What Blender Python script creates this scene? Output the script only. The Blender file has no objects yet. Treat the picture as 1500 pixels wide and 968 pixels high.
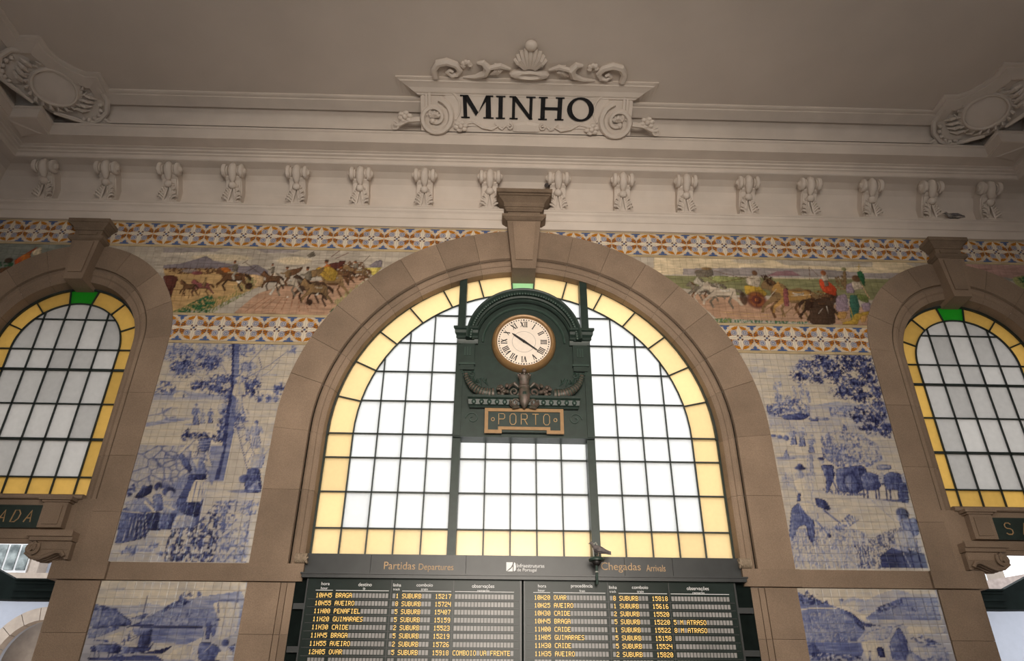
import bpy, bmesh, math, random
import numpy as np
from mathutils import Vector, Matrix
random.seed(7); np.random.seed(7)
scn = bpy.context.scene
COL = scn.collection
R_ = math.radians

# ------------------------------------------------------------------ camera
cam_d = bpy.data.cameras.new('camera'); cam = bpy.data.objects.new('camera', cam_d); COL.objects.link(cam)
cam_d.sensor_width = 36.0; cam_d.lens = 1044.24 / 1500 * 36.0; cam_d.clip_end = 200
def look(loc, pitch, yaw, roll):
    p, y, r = R_(pitch), R_(yaw), R_(roll)
    F = Vector((math.sin(y) * math.cos(p), math.cos(y) * math.cos(p), math.sin(p)))
    Rt = Vector((math.cos(y), -math.sin(y), 0)); U = Rt.cross(F)
    R2 = Rt * math.cos(r) + U * math.sin(r); U2 = -Rt * math.sin(r) + U * math.cos(r)
    m = Matrix((R2, U2, -F)).transposed().to_4x4(); m.translation = loc
    return m
cam.matrix_world = look((-0.5557, -12.6, 1.65), 29.462, 1.443, 0.365)
scn.camera = cam

# ------------------------------------------------------------------ world, daylight, exposure
world = bpy.data.worlds.new('overcast_sky'); scn.world = world; world.use_nodes = True
bg = world.node_tree.nodes['Background']; bg.inputs[0].default_value = (0.93, 0.96, 1.0, 1); bg.inputs[1].default_value = 2.6
def area(name, loc, rot, sx, sy, power, col, spread=180):
    l = bpy.data.lights.new(name, 'AREA'); l.shape = 'RECTANGLE'; l.size = sx; l.size_y = sy; l.energy = power; l.color = col; l.spread = R_(spread)
    o = bpy.data.objects.new(name, l); o.location = loc; o.rotation_euler = rot; COL.objects.link(o); return o
WARM = (1.0, 0.895, 0.775)
# daylight entering by the windows of the street front (behind the viewer) and of the side walls
area('street_window_daylight', (0, -15.6, 5.6), (R_(92), 0, 0), 6.0, 6.0, 500, WARM, 76)
area('street_window_daylight', (-9.2, -15.6, 7.3), (R_(90), 0, 0), 1.8, 4.0, 55, (0.86, 0.92, 1.0))
area('street_window_daylight', (9.2, -15.6, 7.3), (R_(90), 0, 0), 1.8, 4.0, 30, (0.86, 0.92, 1.0))
area('side_window_daylight', (11.55, -7.5, 6.0), (R_(90), 0, R_(90)), 1.6, 3.2, 25, (0.8, 0.9, 1.0))
area('side_window_daylight', (-11.55, -7.5, 6.0), (R_(90), 0, R_(-90)), 1.6, 3.2, 25, (0.8, 0.9, 1.0))
scn.view_settings.view_transform = 'Standard'; scn.view_settings.look = 'None'
scn.view_settings.exposure = 0.0; scn.view_settings.gamma = 1.0; scn.view_settings.use_curve_mapping = False

# ------------------------------------------------------------------ materials
def mat(name, col, rough=0.7, metal=0.0, spec=0.5, noise=0.0, nscale=6.0, bump=0.0, bscale=60.0, col2=None, rnd=0.0, attr=None, emit=0.0, fine=0.0, fscale=90.0):
    m = bpy.data.materials.new(name); m.use_nodes = True
    nt = m.node_tree; N = nt.nodes; Lk = nt.links; b = N['Principled BSDF']
    b.inputs['Roughness'].default_value = rough; b.inputs['Metallic'].default_value = metal
    b.inputs['Specular IOR Level'].default_value = spec
    c4 = tuple(col) + (1,)
    b.inputs['Base Color'].default_value = c4
    geo = N.new('ShaderNodeNewGeometry')
    src = None
    if attr:
        a = N.new('ShaderNodeAttribute'); a.attribute_name = attr; src = a.outputs['Color']
    def mul(s, fac_sock, lo, hi):
        mr = N.new('ShaderNodeMapRange'); mr.inputs[1].default_value = 0.25; mr.inputs[2].default_value = 0.75
        mr.inputs[3].default_value = lo; mr.inputs[4].default_value = hi; Lk.new(fac_sock, mr.inputs[0])
        mx = N.new('ShaderNodeMix'); mx.data_type = 'RGBA'; mx.blend_type = 'MULTIPLY'; mx.inputs[0].default_value = 1
        if s is None: mx.inputs[6].default_value = c4
        else: Lk.new(s, mx.inputs[6])
        cc = N.new('ShaderNodeCombineColor')
        for i in range(3): Lk.new(mr.outputs[0], cc.inputs[i])
        Lk.new(cc.outputs[0], mx.inputs[7]); return mx.outputs[2]
    if noise or col2:
        n = N.new('ShaderNodeTexNoise'); n.inputs['Scale'].default_value = nscale; n.inputs['Detail'].default_value = 5
        Lk.new(geo.outputs['Position'], n.inputs['Vector'])
        if col2:
            mx = N.new('ShaderNodeMix'); mx.data_type = 'RGBA'; mx.inputs[6].default_value = c4; mx.inputs[7].default_value = tuple(col2) + (1,)
            mr = N.new('ShaderNodeMapRange'); mr.inputs[1].default_value = .4; mr.inputs[2].default_value = .65; Lk.new(n.outputs[0], mr.inputs[0]); Lk.new(mr.outputs[0], mx.inputs[0]); src = mx.outputs[2]
        if noise: src = mul(src, n.outputs[0], 1 - noise, 1 + noise * .6)
    if fine:
        n = N.new('ShaderNodeTexNoise'); n.inputs['Scale'].default_value = fscale; n.inputs['Detail'].default_value = 2
        Lk.new(geo.outputs['Position'], n.inputs['Vector']); src = mul(src, n.outputs[0], 1 - fine, 1 + fine)
    if rnd:
        oi = N.new('ShaderNodeObjectInfo'); mr = N.new('ShaderNodeMapRange'); mr.inputs[1].default_value = 0; mr.inputs[2].default_value = 1
        mr.inputs[3].default_value = 1 - rnd; mr.inputs[4].default_value = 1 + rnd * .7; Lk.new(oi.outputs['Random'], mr.inputs[0])
        mx = N.new('ShaderNodeMix'); mx.data_type = 'RGBA'; mx.blend_type = 'MULTIPLY'; mx.inputs[0].default_value = 1
        if src is None: mx.inputs[6].default_value = c4
        else: Lk.new(src, mx.inputs[6])
        cc = N.new('ShaderNodeCombineColor')
        for i in range(3): Lk.new(mr.outputs[0], cc.inputs[i])
        Lk.new(cc.outputs[0], mx.inputs[7]); src = mx.outputs[2]
    if src is not None: Lk.new(src, b.inputs['Base Color'])
    if bump:
        n = N.new('ShaderNodeTexNoise'); n.inputs['Scale'].default_value = bscale; n.inputs['Detail'].default_value = 4
        Lk.new(geo.outputs['Position'], n.inputs['Vector'])
        bp = N.new('ShaderNodeBump'); bp.inputs['Strength'].default_value = bump; bp.inputs['Distance'].default_value = 0.02
        Lk.new(n.outputs[0], bp.inputs['Height']); Lk.new(bp.outputs[0], b.inputs['Normal'])
    if emit:
        b.inputs['Emission Color'].default_value = c4; b.inputs['Emission Strength'].default_value = emit
    return m
def glass(name, col, noise=.06, nscale=14.0, rough=.25):
    # textured cathedral glass: light scatters through it
    m = bpy.data.materials.new(name); m.use_nodes = True; nt = m.node_tree; N = nt.nodes; Lk = nt.links
    N.remove(N['Principled BSDF']); out = N['Material Output']
    tr = N.new('ShaderNodeBsdfTranslucent'); gl = N.new('ShaderNodeBsdfGlossy'); gl.inputs['Roughness'].default_value = rough
    mx = N.new('ShaderNodeMixShader'); mx.inputs[0].default_value = .04
    geo = N.new('ShaderNodeNewGeometry'); n = N.new('ShaderNodeTexNoise'); n.inputs['Scale'].default_value = nscale
    Lk.new(geo.outputs['Position'], n.inputs['Vector'])
    oi = N.new('ShaderNodeObjectInfo')
    ad = N.new('ShaderNodeMath'); ad.operation = 'ADD'; Lk.new(n.outputs[0], ad.inputs[0]); Lk.new(oi.outputs['Random'], ad.inputs[1])
    mr = N.new('ShaderNodeMapRange'); mr.inputs[1].default_value = .4; mr.inputs[2].default_value = 1.6; mr.inputs[3].default_value = 1 - noise * 1.5; mr.inputs[4].default_value = 1 + noise * .5
    Lk.new(ad.outputs[0], mr.inputs[0])
    mc = N.new('ShaderNodeMix'); mc.data_type = 'RGBA'; mc.blend_type = 'MULTIPLY'; mc.inputs[0].default_value = 1; mc.inputs[6].default_value = tuple(col) + (1,)
    cc = N.new('ShaderNodeCombineColor')
    for i in range(3): Lk.new(mr.outputs[0], cc.inputs[i])
    Lk.new(cc.outputs[0], mc.inputs[7]); Lk.new(mc.outputs[2], tr.inputs['Color'])
    Lk.new(tr.outputs[0], mx.inputs[1]); Lk.new(gl.outputs[0], mx.inputs[2]); Lk.new(mx.outputs[0], out.inputs[0])
    return m
M = {
 'plaster': mat('painted_plaster', (.66, .575, .50), .8, spec=.25, noise=.10, nscale=1.6, bump=.06, bscale=40),
 'ceiling': mat('ceiling_plaster', (.62, .54, .47), .85, spec=.2, noise=.06, nscale=.9, bump=.04, bscale=30),
 'stone': mat('granite', (.285, .205, .145), .85, spec=.25, noise=.24, nscale=1.1, bump=.35, bscale=70, rnd=.12, fine=.16, fscale=75),
 'stone2': mat('weathered_granite', (.215, .155, .108), .85, spec=.25, noise=.25, nscale=3, bump=.35, bscale=70, rnd=.08, fine=.18, fscale=75),
 'mortar': mat('mortar', (.12, .088, .062), .95, spec=.1),
 'grout': mat('tile_grout', (.27, .25, .25), .9, spec=.2),
 'tile': mat('painted_glazed_tile', (.8, .8, .8), .14, spec=.5, attr='paint', rnd=.07, noise=.10, nscale=9, bump=.05, bscale=18),
 'tan': mat('tan_glazed_tile', (.50, .38, .22), .3, noise=.2, nscale=5, rnd=.1),
 'iron': mat('dark_green_painted_iron', (.019, .034, .027), .42, spec=.4, noise=.25, nscale=8, bump=.08, bscale=50),
 'ironlt': mat('green_painted_casting', (.030, .056, .044), .4, noise=.25, nscale=10),
 'lead': mat('dark_glazing_bar', (.02, .03, .027), .5),
 'bronze': mat('dull_bronze', (.07, .062, .045), .5, metal=.2, col2=(.13, .09, .075), nscale=14),
 'gold': mat('old_gold_paint', (.30, .175, .075), .45, metal=.2, noise=.15, nscale=12),
 'goldtext': mat('worn_gold_lettering', (.48, .30, .14), .5, noise=.3, nscale=9),
 'face': mat('clock_face_enamel', (.86, .75, .64), .4, noise=.06, nscale=12),
 'black': mat('black_paint', (.012, .010, .010), .55),
 'letter': mat('black_letter_enamel', (.010, .009, .010), .6, spec=.2),
 'board': mat('dark_display_board', (.013, .022, .018), .3, spec=.18, noise=.3, nscale=3),
 'boardrail': mat('dark_grey_metal', (.026, .028, .028), .4, metal=.1, noise=.3, nscale=4),
 'flap': mat('grey_flap', (.29, .278, .27), .35, spec=.3, noise=.25, nscale=2.2),
 'amber_text': mat('amber_display_characters', (.95, .60, .15), .5, emit=.40),
 'white_text': mat('white_lettering', (.85, .85, .85), .5),
 'wglass': glass('white_textured_glass', (.92, .92, .90), .03),
 'aglass': glass('amber_textured_glass', (.98, .83, .57), .05),  # amber paled in the colour to look washed out by strong daylight
 'gglass': glass('green_textured_glass', (.56, .75, .50), .05),
 'swglass': glass('dimmed_grey_frosted_glass', (.64, .62, .59), .10, 10),  # grey glass, dimmed further in colour to imitate weaker daylight outside
 'saglass': glass('dimmed_amber_glass', (.74, .57, .27), .10, 10),  # same amber darkened in the colour for the less lit side windows
 'sgglass': glass('dimmed_green_glass', (.10, .43, .10), .08, 10),  # green darkened likewise, weaker daylight put into the colour
 'floor': mat('stone_floor', (.13, .11, .095), .5, noise=.2, nscale=2),
 'outwhite': mat('white_render_wall', (.40, .43, .50), .9, noise=.05),
 'outbeige': mat('beige_render_wall', (.38, .32, .265), .9, noise=.1),
 'outstone': mat('pale_stone_trim', (.42, .35, .29), .9, noise=.15),
 'canopy': mat('black_green_canopy_iron', (.006, .010, .009), .7, spec=.05, noise=.4, nscale=5),
 'rooftile': mat('weathered_pinkish_roof', (.42, .35, .32), .9, noise=.3, nscale=8),
 'darkpane': mat('dark_window_pane', (.06, .08, .08), .1, col2=(.3, .34, .33), nscale=3),
 'wframe': mat('white_window_frame', (.8, .8, .8), .6),
 'pigeon': mat('grey_pigeon_feathers', (.16, .14, .135), .8, col2=(.07, .06, .065), nscale=18),
 'pigeonlt': mat('pale_pigeon_feathers', (.38, .33, .29), .8, col2=(.10, .085, .08), nscale=9),
 'rope': mat('twisted_rope', (.36, .28, .20), .9, noise=.3, nscale=30),
 'chain': mat('pale_metal', (.5, .5, .45), .4, metal=.5),
}

# ------------------------------------------------------------------ mesh helpers
class MB:
    def __init__(s, m=None): s.v = []; s.f = []; s.m = m; s.uv = None
    def add(s, vs, fs):
        k = len(s.v)
        for p in vs:
            p = Vector(p); s.v.append(tuple(s.m @ p) if s.m else tuple(p))
        for f in fs: s.f.append([i + k for i in f])
        return s
    def box(s, x0, x1, y0, y1, z0, z1):
        return s.add([(x0,y0,z0),(x1,y0,z0),(x1,y1,z0),(x0,y1,z0),(x0,y0,z1),(x1,y0,z1),(x1,y1,z1),(x0,y1,z1)],
                     [(0,3,2,1),(4,5,6,7),(0,1,5,4),(1,2,6,5),(2,3,7,6),(3,0,4,7)])
    def prism(s, poly, y0, y1):            # polygon in (x,z), front at y0 (towards the room), back at y1
        n = len(poly)
        ar = sum(poly[i][0]*poly[(i+1)%n][1]-poly[(i+1)%n][0]*poly[i][1] for i in range(n))
        if ar < 0: poly = poly[::-1]
        vs = [(x,y0,z) for x,z in poly] + [(x,y1,z) for x,z in poly]
        fs = [tuple(range(n)), tuple(range(2*n-1, n-1, -1))] + [(i, i+n, (i+1)%n+n, (i+1)%n) for i in range(n)]
        return s.add(vs, fs)
    def frustum(s, poly, y0, poly2, y1):   # back outline poly at y0, front outline poly2 at y1
        n = len(poly)
        vs = [(x,y0,z) for x,z in poly] + [(x,y1,z) for x,z in poly2]
        return s.add(vs, [tuple(range(n, 2*n)), tuple(range(n-1,-1,-1))] + [(i, (i+1)%n, (i+1)%n+n, i+n) for i in range(n)])
    def loft(s, rings, cap=True, closed=True):
        n = len(rings[0]); vs = [p for r in rings for p in r]; fs = []
        for k in range(len(rings)-1):
            for i in range(n if closed else n-1):
                j = (i+1) % n; fs.append((k*n+i, k*n+j, (k+1)*n+j, (k+1)*n+i))
        if cap and closed: fs.append(tuple(range(n-1,-1,-1))); fs.append(tuple(range((len(rings)-1)*n, len(rings)*n)))
        return s.add(vs, fs)
    def tube(s, pts, r, n=6, closed=False):
        pts = [Vector(p) for p in pts]; k = len(pts); rr = r if isinstance(r, (list, tuple)) else [r]*k
        rings = []; up = None
        for i, p in enumerate(pts):
            a = pts[i-1] if i > 0 else (pts[-1] if closed else p); b = pts[(i+1) % k] if (i < k-1 or closed) else p
            t = (b - a).normalized()
            if up is None: up = Vector((0,0,1)) if abs(t.z) < .9 else Vector((1,0,0))
            u = t.cross(up).normalized(); up = u.cross(t).normalized()
            rings.append([p + (u*math.cos(q) + up*math.sin(q))*rr[i] for q in [2*math.pi*j/n for j in range(n)]])
        if closed: rings.append(rings[0]); return s.loft(rings, cap=False)
        return s.loft(rings)
    def ball(s, c, r, n=10, m=6):
        rx, ry, rz = r if isinstance(r, (list, tuple)) else (r, r, r); rings = []
        for j in range(m+1):
            a = -math.pi/2 + math.pi*j/m; q = max(math.cos(a), .02)
            rings.append([(c[0]+rx*q*math.cos(2*math.pi*i/n), c[1]+ry*q*math.sin(2*math.pi*i/n), c[2]+rz*math.sin(a)) for i in range(n)])
        return s.loft(rings)
    def revx(s, prof, cy, cz, n=14):       # lathe about an axis along x: prof [(x, r)]
        return s.loft([[(x, cy + r*math.cos(2*math.pi*i/n), cz + r*math.sin(2*math.pi*i/n)) for i in range(n)] for x, r in prof])
    def revy(s, prof, cx, cz, n=32):       # lathe about an axis along y: prof [(y, r)]
        return s.loft([[(cx + r*math.cos(2*math.pi*i/n), y, cz + r*math.sin(2*math.pi*i/n)) for i in range(n)] for y, r in prof])
    def mesh(s, name, smooth=False):
        me = bpy.data.meshes.new(name); me.from_pydata(s.v, [], s.f)
        bm = bmesh.new(); bm.from_mesh(me); bmesh.ops.recalc_face_normals(bm, faces=bm.faces); bm.to_mesh(me); bm.free()
        if smooth:
            me.polygons.foreach_set('use_smooth', [True]*len(me.polygons))
            me.set_sharp_from_angle(angle=R_(38))
        return me
    def build(s, name, m, parent=None, smooth=False):
        me = s.mesh(name, smooth); me.materials.append(M[m]); return link(name, me, parent)
def link(name, me, parent=None, loc=None):
    o = bpy.data.objects.new(name, me); COL.objects.link(o)
    if parent is not None: o.parent = parent
    if loc is not None: o.location = loc
    return o
def tag(o, label=None, cat=None, group=None, kind=None):
    if label: o['label'] = label
    if cat: o['category'] = cat
    if group: o['group'] = group
    if kind: o['kind'] = kind
    return o
def thing(name, label, cat, group=None, kind=None):
    return tag(link(name, None), label, cat, group, kind)   # Empty at the world origin: its parts are built in wall coordinates
def arc(cx, cz, r, a0, a1, n):
    return [(cx + r*math.cos(R_(a0+(a1-a0)*i/n)), cz + r*math.sin(R_(a0+(a1-a0)*i/n))) for i in range(n+1)]
def clip(poly, conv):                      # Sutherland-Hodgman, conv counter-clockwise
    out = poly
    for i in range(len(conv)):
        a, b = conv[i], conv[(i+1) % len(conv)]; inp, out = out, []
        sd = lambda p: (b[0]-a[0])*(p[1]-a[1]) - (b[1]-a[1])*(p[0]-a[0])
        for j in range(len(inp)):
            p, q = inp[j-1], inp[j]; sp, sq = sd(p), sd(q)
            if (sp >= 0) != (sq >= 0):
                t = sp/(sp-sq); out.append((p[0]+(q[0]-p[0])*t, p[1]+(q[1]-p[1])*t))
            if sq >= 0: out.append(q)
        if not out: return []
    return out
def parea(p): return abs(sum(p[i-1][0]*p[i][1]-p[i][0]*p[i-1][1] for i in range(len(p))))/2
_texts = {}
def text_mesh(body, width, height, depth=.006):   # lettering fitted to a box, origin at its lower left
    c = bpy.data.curves.new('lettering', 'FONT'); c.body = body; c.size = 1; c.extrude = 0
    o = bpy.data.objects.new('lettering', c); COL.objects.link(o); bpy.context.view_layer.update()
    me = bpy.data.meshes.new_from_object(o.evaluated_get(bpy.context.evaluated_depsgraph_get()))
    bpy.data.objects.remove(o); bpy.data.curves.remove(c)
    v = np.zeros(len(me.vertices)*3); me.vertices.foreach_get('co', v); v = v.reshape(-1, 3)
    lo, hi = v.min(0), v.max(0); k = np.zeros_like(v)
    k[:, 0] = (v[:, 0]-lo[0])/(hi[0]-lo[0])*width; k[:, 2] = (v[:, 1]-lo[1])/(hi[1]-lo[1])*height; k[:, 1] = 0
    me.vertices.foreach_set('co', k.ravel()); me.update(); return me

# flat print of the tile pictures: outlines in centimetres on each panel
PAINT = {
'L': [
('P',0.1,[-27,-1,275,-8,246,125,-8,140]),
('E',0.28,[23,70,19,3]),
('E',0.28,[80,64,29,2]),
('E',0.28,[197,67,34,3]),
('E',0.28,[164,45,20,3]),
('E',0.28,[26,84,24,2]),
('E',0.28,[107,77,19,2]),
('P',0.32,[0,112,45,102,89,108,138,112,141,127,1,125]),
('P',0.12,[-1,123,140,120,226,123,236,125,237,216,-2,220]),
('F',0.6,[-2,91,7,83,32,86,42,100,42,114,1,111]),
('P',0.08,[37,119,36,110,52,103,65,110,66,119]),
('P',0.5,[54,111,57,111,59,118,56,118]),
('P',0.2,[52,103,65,110,66,112,53,106]),
('P',0.1,[195,120,193,97,230,98,232,123]),
('L',0.45,0.9,[193,97,230,98]),
('L',0.4,0.8,[201,103,202,108]),
('L',0.4,0.8,[213,103,214,107]),
('B',0.6,[234,96,10,11]),
('B',0.6,[201,117,7,7]),
('B',0.6,[217,116,6,7]),
('B',0.6,[232,118,5,5]),
('S',0.3,[-2,141,51,137,54,161,1,175]),
('P',0.42,[0,170,58,158,91,160,46,168,1,178]),
('P',0.28,[123,132,141,127,144,142,131,150]),
('P',0.07,[-2,180,148,175,148,209,-1,212]),
('S',0.42,[-6,214,153,212,150,256,147,288,80,294,-2,292]),
('P',0.2,[-2,292,80,294,147,286,228,292,226,320,234,420,1,419,3,384]),
('P',0.14,[135,280,226,283,232,315,139,316]),
('P',0.1,[160,126,234,125,232,186,234,274,207,274]),
('P',0.55,[87,173,99,173,98,168,91,151,85,151,86,169]),
('L',0.8,0.8,[87,153,90,173]),
('L',0.35000000000000003,0.8,[90,153,95,173]),
('P',0.45,[85,152,92,152,90,139,81,139]),
('L',0.45,4.0,[81,140,81,149,86,152]),
('L',0.45,4.0,[90,140,94,148]),
('L',0.7,0.8,[86,140,88,152]),
('E',0.25,[85,135,2,4]),
('E',0.6,[84,132,4,2]),
('E',0.6,[84,131,2,2]),
('P',0.35,[100,170,109,170,108,167,104,156,99,156,100,168]),
('L',0.6,0.8,[100,157,102,170]),
('L',0.14999999999999997,0.8,[103,157,106,170]),
('P',0.3,[99,157,104,157,103,147,96,148]),
('L',0.3,2.7,[97,148,97,154,100,157]),
('L',0.3,2.7,[103,148,105,153]),
('L',0.55,0.8,[100,148,102,156]),
('E',0.25,[99,145,2,2]),
('E',0.45,[99,143,3,1]),
('E',0.45,[98,142,2,2]),
('P',0.6,[114,169,123,169,123,166,118,154,113,154,114,166]),
('L',0.85,0.8,[115,156,117,169]),
('L',0.39999999999999997,0.8,[117,155,121,169]),
('P',0.5,[114,155,118,155,117,145,110,145]),
('L',0.5,2.8,[111,146,111,153,114,155]),
('L',0.5,2.8,[117,146,120,151]),
('L',0.75,0.8,[114,146,116,154]),
('E',0.25,[113,143,2,2]),
('E',0.55,[113,141,3,1]),
('E',0.55,[113,140,2,2]),
('E',0.4,[81,172,10,2]),
('B',0.45,[30,17,30,16]),
('B',0.7,[44,48,22,23]),
('B',0.62,[35,59,14,12]),
('B',0.5,[68,22,20,14]),
('B',0.68,[89,41,22,20]),
('B',0.45,[94,16,22,12]),
('B',0.7,[122,80,23,11]),
('B',0.72,[83,90,17,10]),
('B',0.66,[111,98,17,12]),
('B',0.5,[150,12,19,15]),
('B',0.5,[121,16,13,16]),
('B',0.45,[165,51,15,10]),
('B',0.75,[177,92,18,18]),
('B',0.72,[147,108,19,16]),
('B',0.35,[201,3,22,7]),
('B',0.6,[165,76,12,10]),
('B',0.4,[13,32,13,6]),
('B',0.35,[-6,12,15,9]),
('B',0.45,[248,13,9,9]),
('B',0.35,[71,2,30,8]),
('B',0.6,[171,160,12,19]),
('B',0.62,[143,163,10,23]),
('B',0.6,[144,188,8,15]),
('P',0.55,[125,-3,139,-4,153,73,160,126,164,178,165,237,165,278,141,279,149,256,149,217,144,147,142,95]),
('P',0.82,[125,-3,129,-4,146,89,150,147,157,217,157,275,141,279,149,256,149,217,144,147,142,95]),
('L',0.5,1.4,[152,73,168,40,195,-3]),
('L',0.55,0.9,[169,73,208,45,238,13]),
('L',0.6,0.9,[188,67,192,50,183,28]),
('L',0.5,0.8,[189,75,211,58,222,39]),
('L',0.6,0.8,[103,58,79,13]),
('L',0.5,0.8,[82,77,55,61]),
('L',0.6,0.9,[137,82,115,46,96,25]),
('L',0.75,0.9,[149,203,167,185]),
('P',0.25,[160,150,177,149,175,142,165,110,156,111,159,142]),
('L',0.5,0.8,[159,114,164,150]),
('L',0.05,0.8,[163,114,172,149]),
('P',0.12,[157,113,166,113,163,88,150,88]),
('L',0.12,7.0,[151,90,151,107,158,113]),
('L',0.12,7.0,[163,90,168,104]),
('L',0.37,0.8,[157,90,161,112]),
('E',0.2,[155,81,4,7]),
('E',0.15,[154,76,8,3]),
('E',0.15,[154,74,4,4]),
('L',0.2,1.4,[151,81,184,75]),
('L',0.72,0.9,[149,129,204,258]),
('L',0.72,0.9,[166,144,211,229]),
('L',0.6,0.8,[156,145,171,152]),
('L',0.6,0.8,[164,162,177,164]),
('L',0.6,0.8,[172,179,184,176]),
('L',0.6,0.8,[179,196,190,188]),
('L',0.6,0.8,[186,212,196,200]),
('L',0.6,0.8,[194,229,202,212]),
('L',0.6,0.8,[201,245,208,223]),
('P',0.35,[202,217,222,216,221,211,212,189,202,189,201,211]),
('L',0.6,0.8,[205,192,207,216]),
('L',0.14999999999999997,0.8,[210,192,216,216]),
('P',0.35,[202,191,213,191,212,174,197,174]),
('L',0.35,5.1,[197,175,196,187,203,191]),
('L',0.35,5.1,[212,175,217,185]),
('L',0.6,0.8,[205,175,207,190]),
('E',0.35,[204,169,3,5]),
('E',0.6,[203,165,5,2]),
('E',0.6,[203,164,3,3]),
('P',0.4,[190,202,199,202,198,199,194,187,189,187,189,199]),
('L',0.65,0.8,[190,189,192,202]),
('L',0.2,0.8,[192,189,196,202]),
('P',0.3,[189,188,194,188,193,179,186,179]),
('L',0.3,2.8,[187,179,187,186,190,188]),
('L',0.3,2.8,[193,179,195,185]),
('L',0.55,0.8,[190,179,191,188]),
('E',0.25,[189,176,2,2]),
('P',0.75,[202,255,225,252,238,299,205,300,203,274]),
('P',0.3,[207,229,229,226,232,240,228,255,208,255]),
('P',0.45,[210,293,225,274,236,299]),
('E',0.25,[222,220,6,7]),
('E',0.15,[226,209,9,7]),
('L',0.3,1.9,[225,236,237,216]),
('E',0.7,[200,274,9,8]),
('E',0.55,[202,297,25,3]),
('E',0.5,[98,294,22,27]),
('P',0.45,[128,213,153,212,150,256,147,288,137,275]),
('P',0.62,[102,199,128,196,128,224,112,225]),
('B',0.8,[105,194,25,7]),
('B',0.8,[79,191,7,10]),
('B',0.78,[136,201,8,4]),
('L',0.3,0.8,[106,204,126,203]),
('L',0.3,0.8,[108,210,128,208]),
('L',0.3,0.8,[109,215,129,213]),
('L',0.3,0.8,[110,220,130,219]),
('P',0.72,[103,277,117,276,105,319,97,361,83,353,92,312]),
('P',0.5,[118,294,135,294,137,321,138,361,92,362,98,330]),
('P',0.04,[113,276,134,275,138,316,107,319]),
('P',0.85,[102,318,134,316,136,343,115,344,97,331]),
('P',0.3,[98,337,133,344,133,363,91,362]),
('L',0.55,0.8,[118,280,118,316]),
('L',0.55,0.8,[125,280,127,316]),
('L',0.55,0.8,[130,281,134,315]),
('L',0.55,0.8,[106,337,101,361]),
('L',0.55,0.8,[118,344,115,362]),
('L',0.55,0.8,[128,344,128,362]),
('P',0.5,[94,238,120,234,134,269,103,272]),
('P',0.12,[101,239,114,236,114,259]),
('P',0.88,[100,267,132,266,135,277,102,278]),
('P',0.66,[70,226,83,229,105,256,103,266,86,251]),
('L',0.1,4.7,[74,228,94,201]),
('L',0.6,0.9,[77,232,96,204]),
('L',0.12,4.2,[124,243,136,250]),
('L',0.12,3.7,[136,250,124,224]),
('L',0.6,0.9,[139,250,126,225]),
('E',0.75,[101,225,9,12]),
('E',0.1,[102,227,6,10]),
('E',0.04,[98,218,9,6]),
('E',0.7,[100,226,1,1]),
('E',0.7,[104,225,2,2]),
('L',0.7,0.8,[102,232,105,232]),
('P',0.74,[-1,332,16,323,48,341,57,366,53,381,3,393,2,367]),
('P',0.42,[1,319,35,309,54,324,53,336,16,340]),
('P',0.95,[14,311,26,292,42,286,44,302,27,313]),
('E',0.22,[49,302,5,6]),
('L',0.28,0.9,[18,346,16,385]),
('L',0.28,0.9,[23,346,25,385]),
('L',0.28,0.9,[29,346,33,385]),
('L',0.28,0.9,[34,346,41,385]),
('L',0.28,0.9,[39,345,49,385]),
('L',0.28,0.9,[44,345,57,384]),
('L',0.95,0.8,[21,346,21,385]),
('L',0.95,0.8,[26,346,29,385]),
('L',0.95,0.8,[31,346,37,385]),
('L',0.95,0.8,[36,346,45,385]),
('L',0.95,0.8,[42,345,53,384]),
('L',0.06,3.7,[36,318,57,335]),
('L',0.05,1.4,[1,335,38,338]),
('P',0.55,[46,306,61,302,73,332,56,336]),
('E',0.9,[52,290,7,8]),
('E',0.25,[55,296,3,4]),
('P',0.92,[41,338,69,335,79,367,55,368]),
('P',0.4,[66,316,91,316,99,339,74,341]),
('E',0.9,[73,299,12,9]),
('E',0.3,[76,305,7,8]),
('P',0.66,[66,338,92,339,94,367,71,367]),
('L',0.1,2.8,[72,324,89,331]),
('B',0.75,[9,295,6,7]),
('B',0.75,[27,295,5,6]),
('B',0.75,[4,302,6,6]),
('E',0.45,[58,401,17,3]),
('B',0.5,[35,401,17,7]),
('B',0.45,[67,392,9,5]),
('B',0.5,[83,407,6,4]),
('F',0.85,[93,366,134,357,158,321,174,338,178,378,178,420,93,420,90,392]),
('F',0.6,[157,316,196,311,203,347,182,373,167,347]),
('F',0.5,[196,316,236,311,232,338,206,342]),
('F',0.5,[175,382,224,347,234,420,178,420]),
],
'R': [
('P',0.09,[-31,-4,242,-9,249,108,2,112]),
('E',0.25,[-1,37,21,7]),
('E',0.25,[73,32,14,6]),
('E',0.25,[100,55,27,3]),
('E',0.25,[34,50,20,3]),
('P',0.3,[88,114,142,103,187,109,183,126,86,127]),
('P',0.22,[4,118,244,125,242,173,1,177]),
('P',0.14,[3,153,247,154,237,264,6,248]),
('F',0.62,[2,112,26,107,46,95,75,106,88,116,84,135,3,137]),
('P',0.7,[26,134,70,128,84,135,67,144,32,143]),
('B',0.5,[29,98,7,10]),
('B',0.35,[29,76,4,10]),
('B',0.35,[38,70,3,8]),
('B',0.4,[64,84,3,16]),
('B',0.4,[78,78,4,17]),
('B',0.4,[89,89,3,19]),
('B',0.6,[64,106,8,8]),
('B',0.55,[47,103,8,9]),
('L',0.5,0.8,[31,79,26,128]),
('L',0.45,0.8,[75,78,73,117]),
('L',0.4,0.8,[91,83,84,122]),
('E',0.15,[108,130,18,12]),
('P',0.35,[92,135,122,138,118,144,93,143]),
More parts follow.
